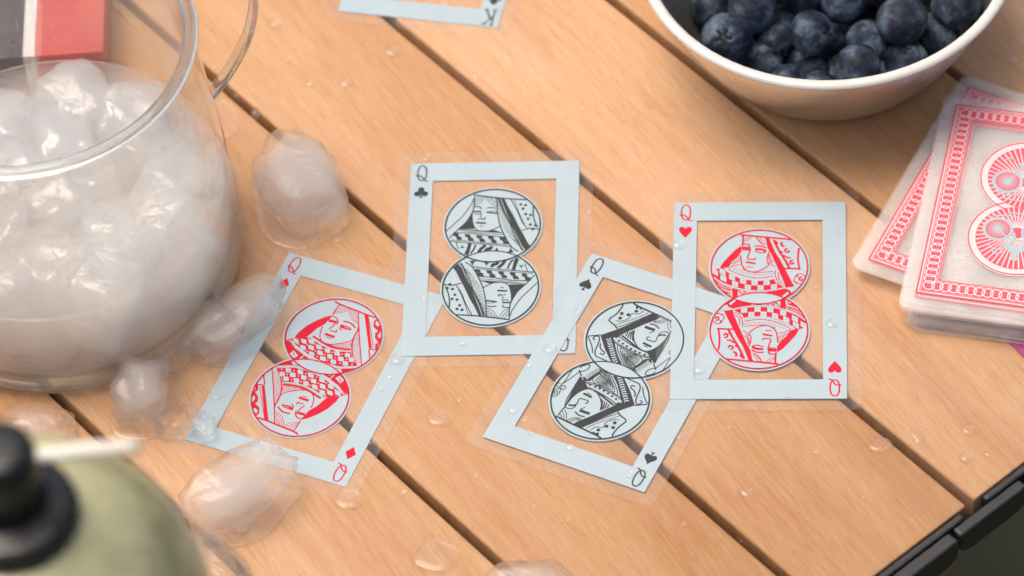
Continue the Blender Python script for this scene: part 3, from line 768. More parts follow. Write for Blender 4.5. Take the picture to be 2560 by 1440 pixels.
# ---------------------------------------------------------------- red-backed deck
R = math.radians
def back_art():
    red, wht, wt2, bred, bwht = Flat(.29), Flat(.34), Flat(.40, .0003), Flat(.29), Flat(.36, .0003)
    hx, hy = FW / 2, FH / 2
    def frame(fl, d, wd):
        a, b = hx - d, hy - d; i, j = a - wd, b - wd
        for q in ([(-a, -b), (a, -b), (i, -j), (-i, -j)], [(a, -b), (a, b), (i, j), (i, -j)], [(a, b), (-a, b), (-i, j), (i, j)], [(-a, b), (-a, -b), (-i, -j), (-i, j)]): fl.fill(q)
    frame(bred, 0, .5); frame(bred, 1.05, .25); frame(bred, 1.55, 4.2); frame(bred, 6.0, .3)
    d = 3.65; n = 18; m = 28
    for i in range(n + 1):
        x = -hx + d + (FW - 2 * d) * i / n
        for s in (1, -1): bwht.circle(x, s * (hy - d), 1.72, .4, 20)
    for i in range(1, m):
        y = -hy + d + (FH - 2 * d) * i / m
        for s in (1, -1): bwht.circle(s * (hx - d), y, 1.72, .4, 20)
    ct = 12.6
    for s in (1,):
        red.circle(0, ct, 14.9, .4, 64); red.disc(0, ct, 12.7, 64)
        for i in range(44):
            a = 2 * math.pi * (i + .5) / 44; wht.stroke([(2.2 * math.cos(a), ct - 2 + 2.2 * math.sin(a)), (12.6 * math.cos(a), ct + 12.6 * math.sin(a))], .42, None, False)
        for wx in (-6.1, 6.1):
            wt2.disc(wx, ct - 2.6, 4.9, 28)
    red2 = Flat(.43, .0003); top = Flat(.46, .0003)
    for wx in (-6.1, 6.1):
        red2.disc(wx, ct - 2.6, 3.8, 28)
        for i in range(22):
            a = 2 * math.pi * i / 22; top.stroke([(wx + .5 * math.cos(a), ct - 2.6 + .5 * math.sin(a)), (wx + 3.4 * math.cos(a), ct - 2.6 + 3.4 * math.sin(a))], .3, None, False)
        top.disc(wx, ct - 2.6, .7)
    top.stroke([(-6.1, ct - 2.6), (-3.2, ct + 1.2), (2.5, ct + .8), (6.1, ct - 2.6)], .5, None, False)
    top.stroke([(-3.4, ct + .6), (-2.8, ct + 3.2), (-.6, ct + 4.6)], .8)
    top.fill([(-3.2, ct + 4.0), (-1.2, ct + 3.4), (.8, ct + 3.8), (2.6, ct + 2.2), (3.6, ct + 3.4), (2.8, ct + 5.2), (1.2, ct + 6.0), (.2, ct + 7.6), (-1.2, ct + 7.8), (-1.4, ct + 6.2), (-3.4, ct + 5.2)])
    top.disc(-.6, ct + 8.6, 1.1)
    top.stroke([(1.4, ct + 3.0), (.6, ct + .4), (1.2, ct - 1.8)], 1.1)
    for q in ([(3, 6.5), (5.2, 7.6), (6.8, 6.2)], [(3.2, 5.2), (6, 5.8), (8.2, 4.2)], [(-5, 6), (-6.5, 7.4), (-8.2, 6.2)], [(-9.5, -7), (-6, -8.4), (-2, -7.6), (3, -8.6), (8.5, -7.6)], [(-7, -9.4), (-2, -10), (4, -9.6)]): top.stroke([(a, ct + b) for a, b in q], .55)
    for L in (red, wht, wt2, red2, top): L.rot180()
    return [mesh(L.v, L.f) for L in (bred, bwht, red, wht, wt2, red2, top)]
DFILM_ME = FILM_ME.copy(); DFILM_ME.materials.clear()
BRED, BWHT, MRED, MRAY, MWHEEL, MHUB, MTOP = back_art()
PBORDER = mesh(*ring(FW / 2, FH / 2, FW / 2 - 6.35, FH / 2 - 6.35, .345 - DF, .37 - DF))
PMED = mesh(*slab([(x * .95, y * .97) for x, y in lens8(CR)], .345 - DF, .37 - DF))
def back_card(x, y, z, ang, label, full, group, border=True):
    t = thing('playing_card', label, 'playing card', (x, y, z), (0, 0, ang), group)
    obj('clear_film', DFILM_ME, FILM_HAZED, t)
    if border:
        b = obj('printed_border', PBORDER, PINK, t)
        obj('red_border_lines', BRED, BACKRED, b)
        if full: tag(obj('chain_pattern', BWHT, PINK, b), kind='stuff')
    if full:
        m = obj('medallion', PMED, PINK, t)
        obj('red_discs', MRED, BACKRED, m); tag(obj('rays', MRAY, PINK, m), kind='stuff'); obj('wheel_tyres', MWHEEL, WHITE, m); obj('wheel_hubs', MHUB, BACKRED, m); tag(obj('white_rider', MTOP, WHITE, m), kind='stuff')
    return t
A0 = math.radians(-16.8); grp = 'red-backed cards stacked at the right edge'; z = .56; N = 23; STEP = .43
edge_label = 'clear red-backed card buried in the deck, only its edge showing'
for i in range(N):
    if i < 9: x, y, a = 164.5 + random.uniform(-.8, 1.0) + .1 * i, 1.6 + random.uniform(-.6, .6) + .1 * i, A0 + random.uniform(-.02, .03)
    elif i < 13: x, y, a = 156 + random.uniform(-.4, .6), 13 + random.uniform(-.5, .3), math.radians(-31.2) + random.uniform(-.008, .008)
    else: x, y, a = 162.1 + random.uniform(-.5, .5), 3.2 + random.uniform(-.7, .5), A0 + random.uniform(-.012, .012)
    lab, full = edge_label, False
    if i == 12: x, y, a, lab, full = 156, 13, math.radians(-31.2), 'red-backed card fanned out to the left beneath the top of the deck', True
    if i == N - 1: x, y, a, lab, full = 162.1, 4.4, A0, 'top card of the red-backed deck, chain border and wheel medallion', True
    if i == 11: lab = edge_label
    back_card(x, y, z, a, lab, full, grp, border=full or i in (8, 11, 20, 21))
    z += STEP + (.25 if full and i != N - 1 else 0)
PURPLE = plain('purple card', (.34, .045, .17), .5, nscale=60, amt=.1)
pb = tag(obj('purple_card', mesh(*slab(rrect(44.4, 31.7, 3.6), 0, .5)), PURPLE, None, (189.9, -18, .02), (0, 0, R(30))), 'purple card lying under the front of the red-backed deck', 'card')

# ---------------------------------------------------------------- steel bowl of blueberries
def steel_mat():
    m = Mat('brushed steel'); tc = m.n('TexCoord'); mp = m.n('Mapping'); m.l(tc.outputs['Object'], mp.inputs[0]); mp.inputs['Scale'].default_value = (20, 20, 1400)
    nz = m.noise(mp.outputs[0], 1, 3, .6); n2 = m.noise(tc.outputs['Object'], 60, 3, .6)
    b = m.bsdf((.80, .785, .765), .34, 1, Normal=m.bump(nz, .22, .0003)); m.l(m.mapr(n2, .3, .7, .26, .4), b.inputs['Roughness'])
    return m.done(b)
STEEL = steel_mat(); RIMST = plain('cream enamel rim', (.62, .62, .585), .28, 0, nscale=80, amt=.02)
bowl = thing('metal_bowl', 'small steel bowl with pale rolled rim holding blueberries at the top right', 'bowl', (111, 95, 0))
outer = [(0, .6), (33, .6), (37, 1.0), (40.6, 3.4), (44.2, 8.4), (48.2, 15), (52.6, 23.5), (56.2, 32), (58.2, 38.5), (58.7, 40.8)]
inner = [(57.6, 40.8), (57.1, 38.3), (55.0, 31.6), (51.4, 23.2), (47.0, 15), (43.0, 8.8), (38.6, 4.4), (34, 2.6), (0, 2.2)]
op = [tuple(q) for q in crom([(r, z, 0) for r, z in outer], 4)]
obj('bowl_wall', lathe([(max(q[0], 0), q[1]) for q in op]), STEEL, bowl)
obj('bowl_inside', lathe(inner), plain('steel with painted dark reflection', (.30, .30, .27), .5, 1, nscale=60, amt=.12), bowl)  # darker copy of the wall steel; imitates berries reflected inside
rimp = [(57.8 + 1.9 * math.cos(a) + 1.5, 41.0 + 1.15 * math.sin(a)) for a in [2 * math.pi * i / 14 for i in range(15)]]
obj('rolled_rim', lathe(rimp), RIMST, bowl)
def berry_mat():
    m = Mat('blueberry skin'); tc = m.n('TexCoord'); oi = m.n('ObjectInfo')
    ad = m.n('VectorMath', operation='ADD'); m.l(tc.outputs['Object'], ad.inputs[0]); m.l(oi.outputs['Random'], ad.inputs[1])
    a = m.noise(ad.outputs[0], 1050, 6, .62, .15); b = m.noise(ad.outputs[0], 5200, 3, .6); c = m.noise(ad.outputs[0], 700, 2, .5)
    col = m.ramp(a, [(.36, (.005, .007, .014)), (.50, (.024, .036, .062)), (.66, (.12, .165, .23))])
    col = m.cmix(m.mapr(b, .5, .75, 0, .5), col, (.010, .011, .016))
    col = m.cmix(m.mapr(c, .55, .75, 0, .35), col, (.075, .055, .062))
    bs = m.bsdf(col, .6, Normal=m.bump(b, .25, .0002)); bs.inputs['Specular IOR Level'].default_value = .2
    return m.done(bs)
BERRY = berry_mat(); CALYX = plain('dark berry crown', (.004, .005, .006), .8)
def berry_mesh():
    v, f = [], []; nr, ns = 22, 40
    v.append((0, 0, .86))
    for i in range(1, nr):
        t = math.pi * (i / nr) ** 1.0
        for j in range(ns):
            p = 2 * math.pi * j / ns; star = .30 + .10 * math.cos(5 * p)
            r = 1 + .03 * noise.noise(Vector((math.cos(p) * math.sin(t), math.sin(p) * math.sin(t), math.cos(t))) * 1.3)
            d = t - star
            if d < 0: r -= .13 * min(1, -d / .10)
            elif d < .22: r += .045 * (1 - d / .22)
            v.append((r * math.sin(t) * math.cos(p), r * math.sin(t) * math.sin(p), r * math.cos(t) * .93))
    v.append((0, 0, -.93))
    for j in range(ns): f.append((0, 1 + j, 1 + (j + 1) % ns))
    for i in range(nr - 2):
        for j in range(ns): a = 1 + i * ns; b = a + ns; f.append((a + j, b + j, b + (j + 1) % ns, a + (j + 1) % ns))
    a = 1 + (nr - 2) * ns
    for j in range(ns): f.append((a + j, len(v) - 1, a + (j + 1) % ns))
    return mesh(v, f, True)
BM = berry_mesh()
sp = [(0, 0, .835)]
for j in range(20):
    a = 2 * math.pi * j / 20; r = .30 + .11 * math.cos(5 * a); sp.append((r * math.cos(a) * .95, r * math.sin(a) * .95, .845 + .0 * r))
CM = mesh(sp, [(0, 1 + j, 1 + (j + 1) % 20) for j in range(20)], True)
VIEW = -F_
berries = [(-35.4, -21.4, 26, 8.5, 'c'), (-18.3, -13.7, 15, 6.6, 'd'), (-8.0, -20.3, 24, 7.4, 'r'), (10.4, -21.4, 18, 7.8, 'b'), (21.0, -22.0, 28, 8.5, 'x'), (-25.7, -7.6, 24, 8.1, 'x'), (-23.4, -24.7, 12, 6.2, 'd'), (-8.7, -26.6, 11, 6.8, 'x'), (5.3, -32.8, 19, 8.0, 'x'), (21.5, -30.2, 17, 7.3, 'u'), (33.7, -17.6, 14, 7.4, 'x'), (40.0, -13.9, 24, 8.4, 'x'), (3.7, -10.0, 27, 7.8, 'x'), (-38.0, 2.7, 15, 7.4, 'x'), (-8.9, 2.0, 17, 7.6, 'x'), (18.5, -3.4, 25, 7.8, 'x'), (-14.4, 2.3, 29, 7.8, 'x'), (33.7, 1.0, 26, 7.8, 'x'), (1.2, -11.7, 10, 6.5, 'x'), (14, -14, 9.5, 7, 'x'), (-29, 9, 27, 7.6, 'x'), (-26, -17, 9.8, 7, 'x'), (25, -10, 10, 7.2, 'x'), (-12, -9, 9.6, 7, 'x'), (4, 6, 24, 7.8, 'x')]
rb = random.Random(3); low = []
while len(low) < 22:
    a = rb.uniform(0, 6.283); r = 36 * math.sqrt(rb.random()); q = (r * math.cos(a), r * math.sin(a))
    if q[1] < 14 and all(math.hypot(q[0] - s[0], q[1] - s[1]) > 10.5 for s in low): low.append(q)
    elif rb.random() < .002: break
berries += [(q[0], q[1], 10.2, 7.3, 'x') for q in low]
special = {0: 'blueberry with a dark star-shaped crown facing up, leftmost in the steel bowl', 1: 'half-hidden blueberry just right of the star-crowned one', 2: 'blueberry with its crown turned right, in the middle of the steel bowl',
           3: 'blueberry with a pale bluish bloom patch, right of the middle in the bowl', 4: 'largest blueberry, sitting high on the right side of the bowl', 5: 'blueberry behind the star-crowned one, cut by the top edge of the photo',
           6: 'small low blueberry at the front left rim of the steel bowl', 7: 'low blueberry showing only its top at the front rim of the bowl', 8: 'rounded blueberry pressed against the front rim of the steel bowl',
           9: 'blueberry with wrinkled crown at the front right rim of the bowl', 10: 'shaded blueberry low against the right wall of the steel bowl', 11: 'rightmost blueberry in the steel bowl, cut by the top edge',
           12: 'blueberry in the centre of the heap at the top edge of the photo', 13: 'blueberry in the shade at the far left wall of the steel bowl'}
for i, (x, y, z, r, how) in enumerate(berries):
    t = thing('blueberry', special.get(i, 'dark blue blueberry heaped among others in the steel bowl'), 'blueberry', (111.6 + x, 95 + y, z), (0, 0, 0), 'blueberries in the steel bowl')
    d = {'c': VIEW + Vector((-.25, -.05, .15)), 'r': VIEW + Vector((1.3, -.1, -.1)), 'd': Vector((.1, -.9, -.1)), 'u': VIEW + Vector((-.2, .6, .5)), 'b': Vector((.9, .6, .2))}.get(how) or Vector((random.uniform(-1, 1), random.uniform(-.1, 1), random.uniform(-.8, .3)))
    t.rotation_euler = d.to_track_quat('Z', 'Y').to_euler()
    obj('berry_skin', BM, BERRY, t, scale=(r, r, r)); obj('calyx', CM, CALYX, t, scale=(r, r, r))

# ---------------------------------------------------------------- glass jug
JX, JY = -141.0, 28.0
jug = thing('glass_jug', 'clear glass jug of iced water with thick rim and handle at the left', 'jug', (JX, JY, 0))
jo = [(0, .9), (30, .9), (46, .5), (52.6, .5), (55.6, 2.2), (57.2, 7), (58, 16), (57.8, 26), (57.0, 38), (55.2, 55), (53.6, 72), (52.8, 86), (52.6, 96), (52.6, 98.2), (52.3, 99.2)]
ji = [(51.4, 99.4), (50.4, 99.1), (50.1, 98.2), (50.1, 96), (50.4, 86), (51.2, 72), (52.8, 55), (54.6, 38), (55.3, 26), (55.0, 16), (54.2, 9.0), (52.4, 5.0), (48, 3.6), (36, 3.3), (20, 3.2), (0, 3.2)]
pr = crom([(r, z, 0) for r, z in jo + ji], 4)
RIMG = glass_mat('rim glass', 1.47, .12, 0, (.92, .945, .94))
obj('rim', lathe([(51.5 + 2.3 * math.cos(a), 101.2 + 1.7 * math.sin(a)) for a in [2 * math.pi * i / 20 for i in range(21)]], 128), RIMG, jug)
obj('foot', lathe([(51.6 + 4.4 * math.cos(a), 2.5 + 2.4 * math.sin(a)) for a in [2 * math.pi * i / 20 for i in range(21)]], 128), glass_mat('foot glass', 1.47, .45, 0, (.98, .985, .97), .04), jug)
obj('jug_body', lathe([(max(q[0], 0), q[1]) for q in pr], 128), GLASS, jug)
def sweep(path, sect):
    v, f = [], []; n = len(sect)
    for i, p in enumerate(path):
        t = (path[min(i + 1, len(path) - 1)] - path[max(i - 1, 0)]).normalized(); b = Vector((0, 1, 0)); nrm = b.cross(t).normalized()
        v += [tuple(p + nrm * a + b * c) for a, c in sect]
    for i in range(len(path) - 1):
        for j in range(n): f.append((i * n + j, i * n + (j + 1) % n, (i + 1) * n + (j + 1) % n, (i + 1) * n + j))
    f += [tuple(range(n - 1, -1, -1)), tuple(range((len(path) - 1) * n, len(path) * n))]
    me = mesh(v, f, True); bm = bmesh.new(); bm.from_mesh(me); bmesh.ops.recalc_face_normals(bm, faces=bm.faces); bm.to_mesh(me); bm.free(); return me
hp = crom([Vector(q) for q in ((55.4, 0, 44), (60, 0, 47.5), (66, 0, 54), (72.5, 0, 64), (76, 0, 76), (76, 0, 87), (71, 0, 95), (62, 0, 97), (52.0, 0, 93))], 6)
obj('handle', sweep(hp, [(1.1 * math.cos(a), 2.6 * math.sin(a)) for a in [2 * math.pi * i / 20 for i in range(20)]]), RIMG, jug, rot=(0, 0, math.radians(25)))
def milky(name, op, col, rough, nscale, lo, hi, trans=.4, ior=1.33):
    m = Mat(name); tr = m.n('BsdfTransparent'); tc = m.n('TexCoord'); nz = m.noise(tc.outputs['Object'], nscale, 4, .55, .4)
    df = m.n('BsdfDiffuse'); df.inputs[0].default_value = (*col, 1); tl = m.n('BsdfTranslucent'); tl.inputs[0].default_value = (*col, 1)
    a = m.mix(m.mapr(nz, .3, .7, lo, hi), tr.outputs[0], m.mix(trans, df.outputs[0], tl.outputs[0]))
    return m.done(m.gloss(rough, a, ((ior - 1) / (ior + 1)) ** 2) if ior > 1.05 else a)
def cloudy(name, col, lo, hi, nscale, rad, rough):
    m = Mat(name); tc = m.n('TexCoord'); nz = m.noise(tc.outputs['Object'], nscale, 4, .55, .4)
    b = m.bsdf(col, rough); b.inputs['Subsurface Weight'].default_value = 1; b.inputs['Subsurface Radius'].default_value = (1, .97, .9); b.inputs['Subsurface Scale'].default_value = rad
    b.inputs['Specular IOR Level'].default_value = .3
    tr = m.n('BsdfTransparent')
    return m.done(m.mix(m.mapr(nz, .3, .7, lo, hi), tr.outputs[0], b.outputs[0]))
CLOUDY = glass_mat('cloudy iced water', 1.33, .88, .01, (1, 1, 1), .03, (70, .6, .0014), ((.985, .998, .955), 42, 0))
wz = 35.0
wp = [(0, 3.6), (20, 3.6), (35.8, 3.8), (47.6, 4.0), (51.8, 5.4), (53.8, 9.4), (54.5, 16.5), (54.9, 26), (54.35, wz - .6), (54.45, wz + .2), (52.8, wz - .1), (48, wz), (0, wz)]
wat = thing('iced_water', 'cloudy iced water filling the lower part of the glass jug', 'water', (JX, JY, 0))
obj('water_body', lathe(wp), CLOUDY, wat)

# ---------------------------------------------------------------- ice
def ice_points(dims, seed, sub=5, power=4.0, rough=.10):
    bm = bmesh.new(); bmesh.ops.create_cube(bm, size=2); bmesh.ops.subdivide_edges(bm, edges=bm.edges[:], cuts=sub, use_grid_fill=True)
    rnd = random.Random(seed); o = Vector((rnd.uniform(-50, 50), rnd.uniform(-50, 50), rnd.uniform(-50, 50)))
    for v in bm.verts:
        c = v.co; l = (abs(c.x) ** power + abs(c.y) ** power + abs(c.z) ** power) ** (1 / power); q = c / l
        k = 1 + rough * noise.noise(q * 1.4 + o) * 1.6 + rough * .45 * noise.noise(q * 3.6 + o)
        v.co = Vector((q.x * dims[0] * k, q.y * dims[1] * k, q.z * dims[2] * k))
    V = [tuple(v.co) for v in bm.verts]; bm.verts.index_update(); Fc = [tuple(x.index for x in f.verts) for f in bm.faces]; bm.free()
    return V, Fc
CORE = cloud_mat('cloudy ice core', (1, .97, .91), 72, .0)
FROST = cloud_mat('faint frost in ice', (1, .975, .925), 20, .0)
def ice(label, loc, dims, rz, seed, core=(0, 0, 1.5), cs=.86, tilt=0, group='ice cubes scattered on the table', shells=2, cat='ice cube', power=2.7, rough=.17):
    t = thing('ice_cube', label, cat, loc, (tilt, 0, rz), group)
    V, Fc = ice_points(dims, seed, 9, power, rough); o = obj('clear_ice', mesh(V, Fc, True), ICE, t)
    if shells:
        V2, F2 = ice_points([d * .95 for d in dims], seed, 9, power, rough)
        obj('frosted_layer', mesh(V2, F2, True), FROST, t)
    if shells > 1:
        k = cs * .86
        V2, F2 = ice_points([d * k for d in dims], seed, 6, power, rough * 1.1)
        obj('cloudy_core', mesh(V2, F2, True), CORE, t, core)
    return t
R = math.radians
ice('large chunky ice cube melting on the slats above the queen of diamonds', (-65.2, 45.5, 8.6), (12.5, 18.5, 9.5), R(24), 11, (2.6, 2.2, .8), .84)
ice('long ice cube resting against the upper left side of the queen of diamonds', (-86.9, -8.2, 7.2), (17.5, 8.4, 7.2), R(38), 23, (.5, .6, .4), .86)
ice('rounded ice cube below the jug, beside small clear shards', (-117.2, -34.5, 8), (9, 10.5, 8), R(-15), 31, (-.5, .5, .6), .84)
ice('long blurred ice cube on the lower left corner of the queen of diamonds', (-88.2, -77.5, 10), (18, 9.5, 10), R(33), 42, (-.5, .6, 1.2), .84)
ice('ice cube cut off by the bottom edge of the photo', (-4.6, -128.5, 8.5), (15, 11, 9.5), R(10), 53, (0, 0, 1), .9)
ice('clear melting ice piece beside the olive green flask', (-99.5, -103, 5.5), (10, 13, 5.5), R(35), 64, shells=1)
ice('flat clear ice piece between the jug base and the olive green flask', (-151, -41, 4), (12, 7, 4), R(-8), 71, (0, 0, 0), .7, shells=2)
ice('thin clear ice shard between the jug and the long ice cube', (-107.2, -19.6, 3.2), (6.8, 3.6, 3.2), R(35), 83, shells=1)
ice('crumbled clear ice shard below the rounded ice cube', (-107.3, -43.2, 3.2), (6.2, 6.4, 3.2), R(-20), 95, shells=0, rough=.22)
ice('small clear ice bead on the left corner of the queen of diamonds', (-98.6, -46.6, 3.0), (3.6, 4.6, 2.6), R(10), 97, shells=1)
JICE = glass_mat('frosted ice in water', 1.31, .80, .03, (1, 1, 1), .05, (130, .8, .0014), ((.992, .999, .968), 88, 0))
rj = random.Random(5); placed = []
for zc, gap, cnt in ((16, 19, 12), (None, 15.5, 20)):
    lay, tries = [], 0
    while len(lay) < cnt and tries < 3000:
        tries += 1; a = rj.uniform(0, 2 * math.pi); r = 42 * math.sqrt(rj.random()); q = (r * math.cos(a), r * math.sin(a), zc)
        if all(math.hypot(q[0] - s[0], q[1] - s[1]) > gap for s in lay): lay.append(q)
    placed += lay
for i, q in enumerate(placed):
    d = (rj.uniform(10, 14.5), rj.uniform(8.5, 11.5), rj.uniform(7.5, 9)); dz = rj.uniform(.3, 3.0) - d[2] if q[2] is None else q[2] - wz
    t = thing('ice_cube', 'frosted ice cube floating in the water of the glass jug', 'ice cube', (JX + q[0], JY + q[1], wz + dz), (rj.uniform(-.18, .18), rj.uniform(-.18, .18), rj.uniform(0, 3)), 'ice cubes floating in the jug')
    V, Fc = ice_points(d, 200 + i, 9, 4.2, .13); obj('frosted_ice', mesh(V, Fc, True), JICE, t)

# ---------------------------------------------------------------- box behind the jug
BOXB = plain('black card', (.060, .048, .050), .5, nscale=80, amt=.15); BOXR = plain('red card', (.50, .055, .045), .45, nscale=80, amt=.08); BOXW = plain('white card', (.72, .68, .66), .5, nscale=80, amt=.03)
bx = thing('card_case', 'black, white and red card case lying behind the glass jug', 'card case', (-126.6, 102.5, 0), (0, 0, R(-2)))
for nm, x0, x1, mt in (('red_panel', -22.6, 0, BOXR), ('white_stripe', -26.4, -22.604, BOXW), ('black_panel', -64, -26.404, BOXB)):
    v, f = slab([(x0, 0), (x1, 0), (x1, 89), (x0, 89)], 0, 16); obj(nm, mesh(v, f), mt, bx)

# ---------------------------------------------------------------- olive flask in the near corner
OLIVE = plain('olive enamel', (.44, .43, .25), .22, nscale=45, amt=.36); FBLK = plain('black bakelite', (.010, .011, .012), .30, nscale=200, amt=.2); BAR = plain('pale cream metal', (.80, .76, .66), .35, nscale=100, amt=.06)  # strong olive mottling imitates dark and light reflections on the flask
fl = thing('flask', 'blurred olive green flask with black knob and pale lever, near corner', 'flask', (-125.8, -241, 0))
fp = crom([(q[0], q[1], 0) for q in [(0, 0), (42, 0), (45, 1.5), (46.5, 6), (48.5, 60), (50, 120), (50.5, 164), (50, 179), (48, 191), (43.5, 201.5), (36.5, 210), (27.5, 215.6), (17, 218.5), (9, 219.2), (0, 219.4)]], 4)
obj('flask_body', lathe([(max(q[0], 0) * .89, q[1]) for q in fp]), OLIVE, fl)
kp = crom([(q[0], q[1], 0) for q in [(0, 218), (14.5, 218), (16.2, 219.5), (16.4, 222), (15.2, 224.4), (11.5, 225.4), (9.3, 226.6), (8.9, 233), (9.3, 241), (8.8, 245.5), (6, 247.4), (0, 247.8)]], 4)
kn = obj('knob', lathe([(max(q[0], 0) * 1.02, q[1]) for q in kp], 64), FBLK, fl)
lv = obj('lever', sweep([Vector(q) for q in ((7, 0, 242), (9, 0, 242.2), (20, 0, 242.4), (32, 0, 242), (33.5, 0, 241))], [(1.5 * math.cos(a), 2.0 * math.sin(a)) for a in [2 * math.pi * i / 14 for i in range(14)]]), BAR, fl, rot=(0, 0, R(1)))
cl = obj('clip', sweep([Vector(q) for q in ((48.5, 0, 174), (51.6, 0, 180), (50.4, 0, 190), (45.5, 0, 199.5))], [(2.2 * math.cos(a), 5 * math.sin(a)) for a in [2 * math.pi * i / 14 for i in range(14)]]), FBLK, fl, rot=(0, 0, R(-28)), scale=(.89, .89, 1))

# ---------------------------------------------------------------- water drops
def drop_mesh(a, b, h, seed, irr):
    v, f = [], []; nr, ns = 7, 28; rnd = Vector((seed * 1.7, seed * .9, 3))
    def rad(p): return 1 + irr * noise.noise(Vector((math.cos(p), math.sin(p), 0)) * 1.1 + rnd)
    v.append((0, 0, h))
    for i in range(1, nr + 1):
        t = i / nr; k = math.sin(t * math.pi / 2); z = h * (1 - t ** 2.4) if i < nr else 0
        for j in range(ns): p = 2 * math.pi * j / ns; v.append((a * k * rad(p) * math.cos(p), b * k * rad(p) * math.sin(p), z))
    n = len(v); v.append((0, 0, 0))
    for j in range(ns): f.append((0, 1 + j, 1 + (j + 1) % ns))
    for i in range(nr - 1):
        for j in range(ns): c = 1 + i * ns; f.append((c + j, c + ns + j, c + ns + (j + 1) % ns, c + (j + 1) % ns))
    for j in range(ns): f.append((1 + (nr - 1) * ns + j, n, 1 + (nr - 1) * ns + (j + 1) % ns))
    me = mesh(v, f)
    for p in me.polygons: p.use_smooth = p.index < ns * nr
    return me
DROPS = [(-78.5, 84.3, 1.84, 2.39, -1), (-23.9, 57.4, 1.56, 2.02, 0), (-25.8, -49.9, 4.44, 4.17, 0), (64.9, -89.0, 2.3, 2.67, 0), (132.6, -83.7, 2.31, 2.37, 0), (139.4, -83.0, 1.58, 1.74, 0), (119.3, -72.9, 2.44, 4.44, 0), (134.6, -73.2, 2.44, 2.54, 0), (-55.6, -78.3, 4.63, 4.74, 0), (-88.2, -85.2, 3.15, 3.15, 0), (-30.1, -102.4, 7.46, 6.88, 0), (-48.3, 93.1, 2.37, 2.39, 0), (-32.5, 105.5, 3.18, 2.92, 0), (-60.2, 94.5, 1.71, 1.71, 0), (170.2, 76.7, 2.22, 2.38, 0), (28.7, 72.9, 1.04, 1.19, 0), (-89.0, 82.0, 5.51, 10.21, 0), (107.3, -76.2, 4.14, 3.17, 0), (-8.0, -53.5, 1.11, 1.28, 0), (-83.0, -56.6, 1.23, 1.28, 0), (-65.0, 23.9, 1.28, 1.33, 0), (-84.8, 45.8, 1.16, 1.51, 0), (-54.0, 26.0, 2.05, 1.66, 0), (-84.7, 92.2, 1.05, 1.03, 0), (-67.0, 106.2, 1.19, 1.2, 0), (-38.4, -77.2, 0.97, 1.11, 0), (45.2, -98.9, 1.08, 1.25, 0), (10.5, -93.4, 0.85, 0.94, 0), (87.7, -76.3, 0.97, 1.11, 0), (41.3, 66.0, 0.91, 1.01, 0), (-5.5, 91.3, 1.05, 1.2, 0), (49.4, 40.7, 0.77, 0.84, 0), (-70.4, 123.0, 2.67, 2.43, 0), (98.3, -27.4, 1.99, 2.27, 'H'), (55.5, -40.8, 2.48, 2.25, 'H'), (104.5, 9.3, 1.14, 1.15, 'H'), (53.9, 10.3, 2.28, 2.31, 'H'), (81.6, -54.2, 1.23, 1.12, 'H'), (95.0, -12.3, 1.13, 1.14, 'H'), (-16.9, -21.4, 1.5, 1.46, 'C'), (-27.8, -1.3, 1.14, 1.47, 'C'), (26.7, 27.4, 0.89, 1.0, 'C'), (10.1, -27.2, 2.49, 2.43, 'S'), (3.1, -32.8, 1.12, 1.29, 'S'), (20.0, -12.9, 1.25, 1.47, 'S'), (-2.8, -49.7, 1.97, 2.08, 'S'), (1.5, -59.6, 1.1, 1.28, 'S'), (13.3, -66.3, 1.71, 1.59, 'S'), (30.6, -79.1, 1.46, 1.58, 'S'), (0.3, -53.9, 1.11, 1.44, 'S'), (28.4, -39.7, 0.74, 0.8, 'S'), (-37.7, -25.4, 2.75, 2.76, 'D'), (-40.3, -31.8, 1.24, 1.13, 'D'), (-43.6, -36.2, 1.12, 1.29, 'D'), (-94.3, -33.5, 2.49, 1.94, 'D'), (-47.2, -57.1, 1.72, 1.44, 'D'), (-78.1, -16.1, 1.0, 1.14, 'D'), (-89.8, 5.7, 1.14, 1.15, 'D'), (-81.8, -21.4, 1.0, 0.97, 'D'), (-90.5, -41.1, 0.99, 0.97, 'D'), (47.1, -65.4, 1.59, 1.91, 0)]
rd = random.Random(12)
for _ in range(60):                                                  # finer beads splashed over the slats
    x, y = rd.uniform(-120, 165), rd.uniform(-120, 125); a = rd.uniform(.35, 1.0)
    if any(abs((x - px) * math.cos(t) + (y - py) * math.sin(t)) < 33 and abs(-(x - px) * math.sin(t) + (y - py) * math.cos(t)) < 45.6 for px, py, t in ((-62.88, -25.48, -.4578), (-5.53, 12.83, -.0961), (30.28, -37.84, -.5153), (76.83, -14.63, -.112))): continue
    if math.hypot(x + 141, y - 28) > 66 and math.hypot(x - 111, y - 95) > 68 and not (x > 108 and -36 < y < 60): DROPS.append((x, y, a, a * rd.uniform(.85, 1.25), 0))
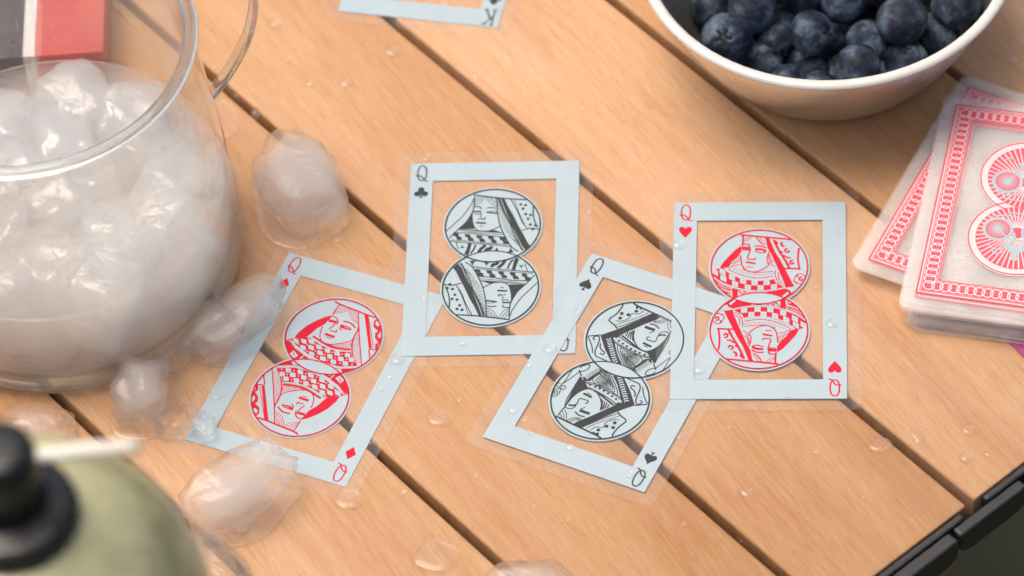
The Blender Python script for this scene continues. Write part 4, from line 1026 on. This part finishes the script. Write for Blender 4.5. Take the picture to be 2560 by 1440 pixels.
DROPS = [(x, y, a * (.85 if s in ('H', 'C', 'S', 'D') else .92), b * (.85 if s in ('H', 'C', 'S', 'D') else .92), s) for x, y, a, b, s in DROPS]
onwhat = {0: 'on the bare wooden slats', 'H': 'on the queen of hearts card', 'C': 'on the queen of clubs card', 'S': 'on the queen of spades card', 'D': 'on the queen of diamonds card', -1: 'hanging in the gap near the large ice cube'}
zz = {'H': .755, 'C': .40, 'S': .58, 'D': .23, 0: .03, -1: -.6}
for i, (x, y, a, b, s) in enumerate(DROPS):
    big = a > 3.4 or b > 3.9
    if big: lab, nm, ct = {(-25.8): 'flat clear puddle on the slat between the two lower cards', (119.3): 'long pear-shaped water drop on the right-hand slat', (-55.6): 'round clear puddle at the lower corner of the queen of diamonds', (-30.1): 'broad clear puddle on the slat near the bottom edge', (-89.0): 'long clear puddle between the jug and the large ice cube', (107.3): 'faint flat puddle on the slat left of the table corner'}.get(x, 'clear puddle on the slats'), 'puddle', 'puddle'
    elif s == -1: lab, nm, ct = 'bright water bead in the gap beside the large ice cube', 'water_drop', 'water drop'
    else: lab, nm, ct = 'small clear water drop ' + onwhat[s], 'water_drop', 'water drop'
    h = min(1.5, .42 * min(a, b) + .1) * (1 if not big else .7)
    if s == -1: h = 1.6
    o = obj(nm, drop_mesh(a, b, h, i, .12 if not big else .2), DROP, None, (x, y, zz[s]), (0, 0, random.uniform(-.3, .3)))
    tag(o, lab, ct, 'water drops ' + onwhat[s] if not big else None)
for i, (x, y, a, b, rz, lab) in enumerate(((-66, 43, 14.5, 20.5, 24, 'thin meltwater puddle around the large chunky ice cube'), (-86.5, -8.6, 19.5, 10, 38, 'thin meltwater puddle around the long ice cube by the queen of diamonds'), (-117, -35.5, 11.5, 12.5, -15, 'thin meltwater puddle around the rounded ice cube below the jug'), (-87.5, -79, 20, 12, 33, 'thin meltwater puddle around the blurred ice cube at the card corner'))):
    tag(obj('puddle', drop_mesh(a, b, .55, 80 + i, .35), DROP, None, (x, y, .03 if i % 2 == 0 else .24), (0, 0, R(rz))), lab, 'puddle')
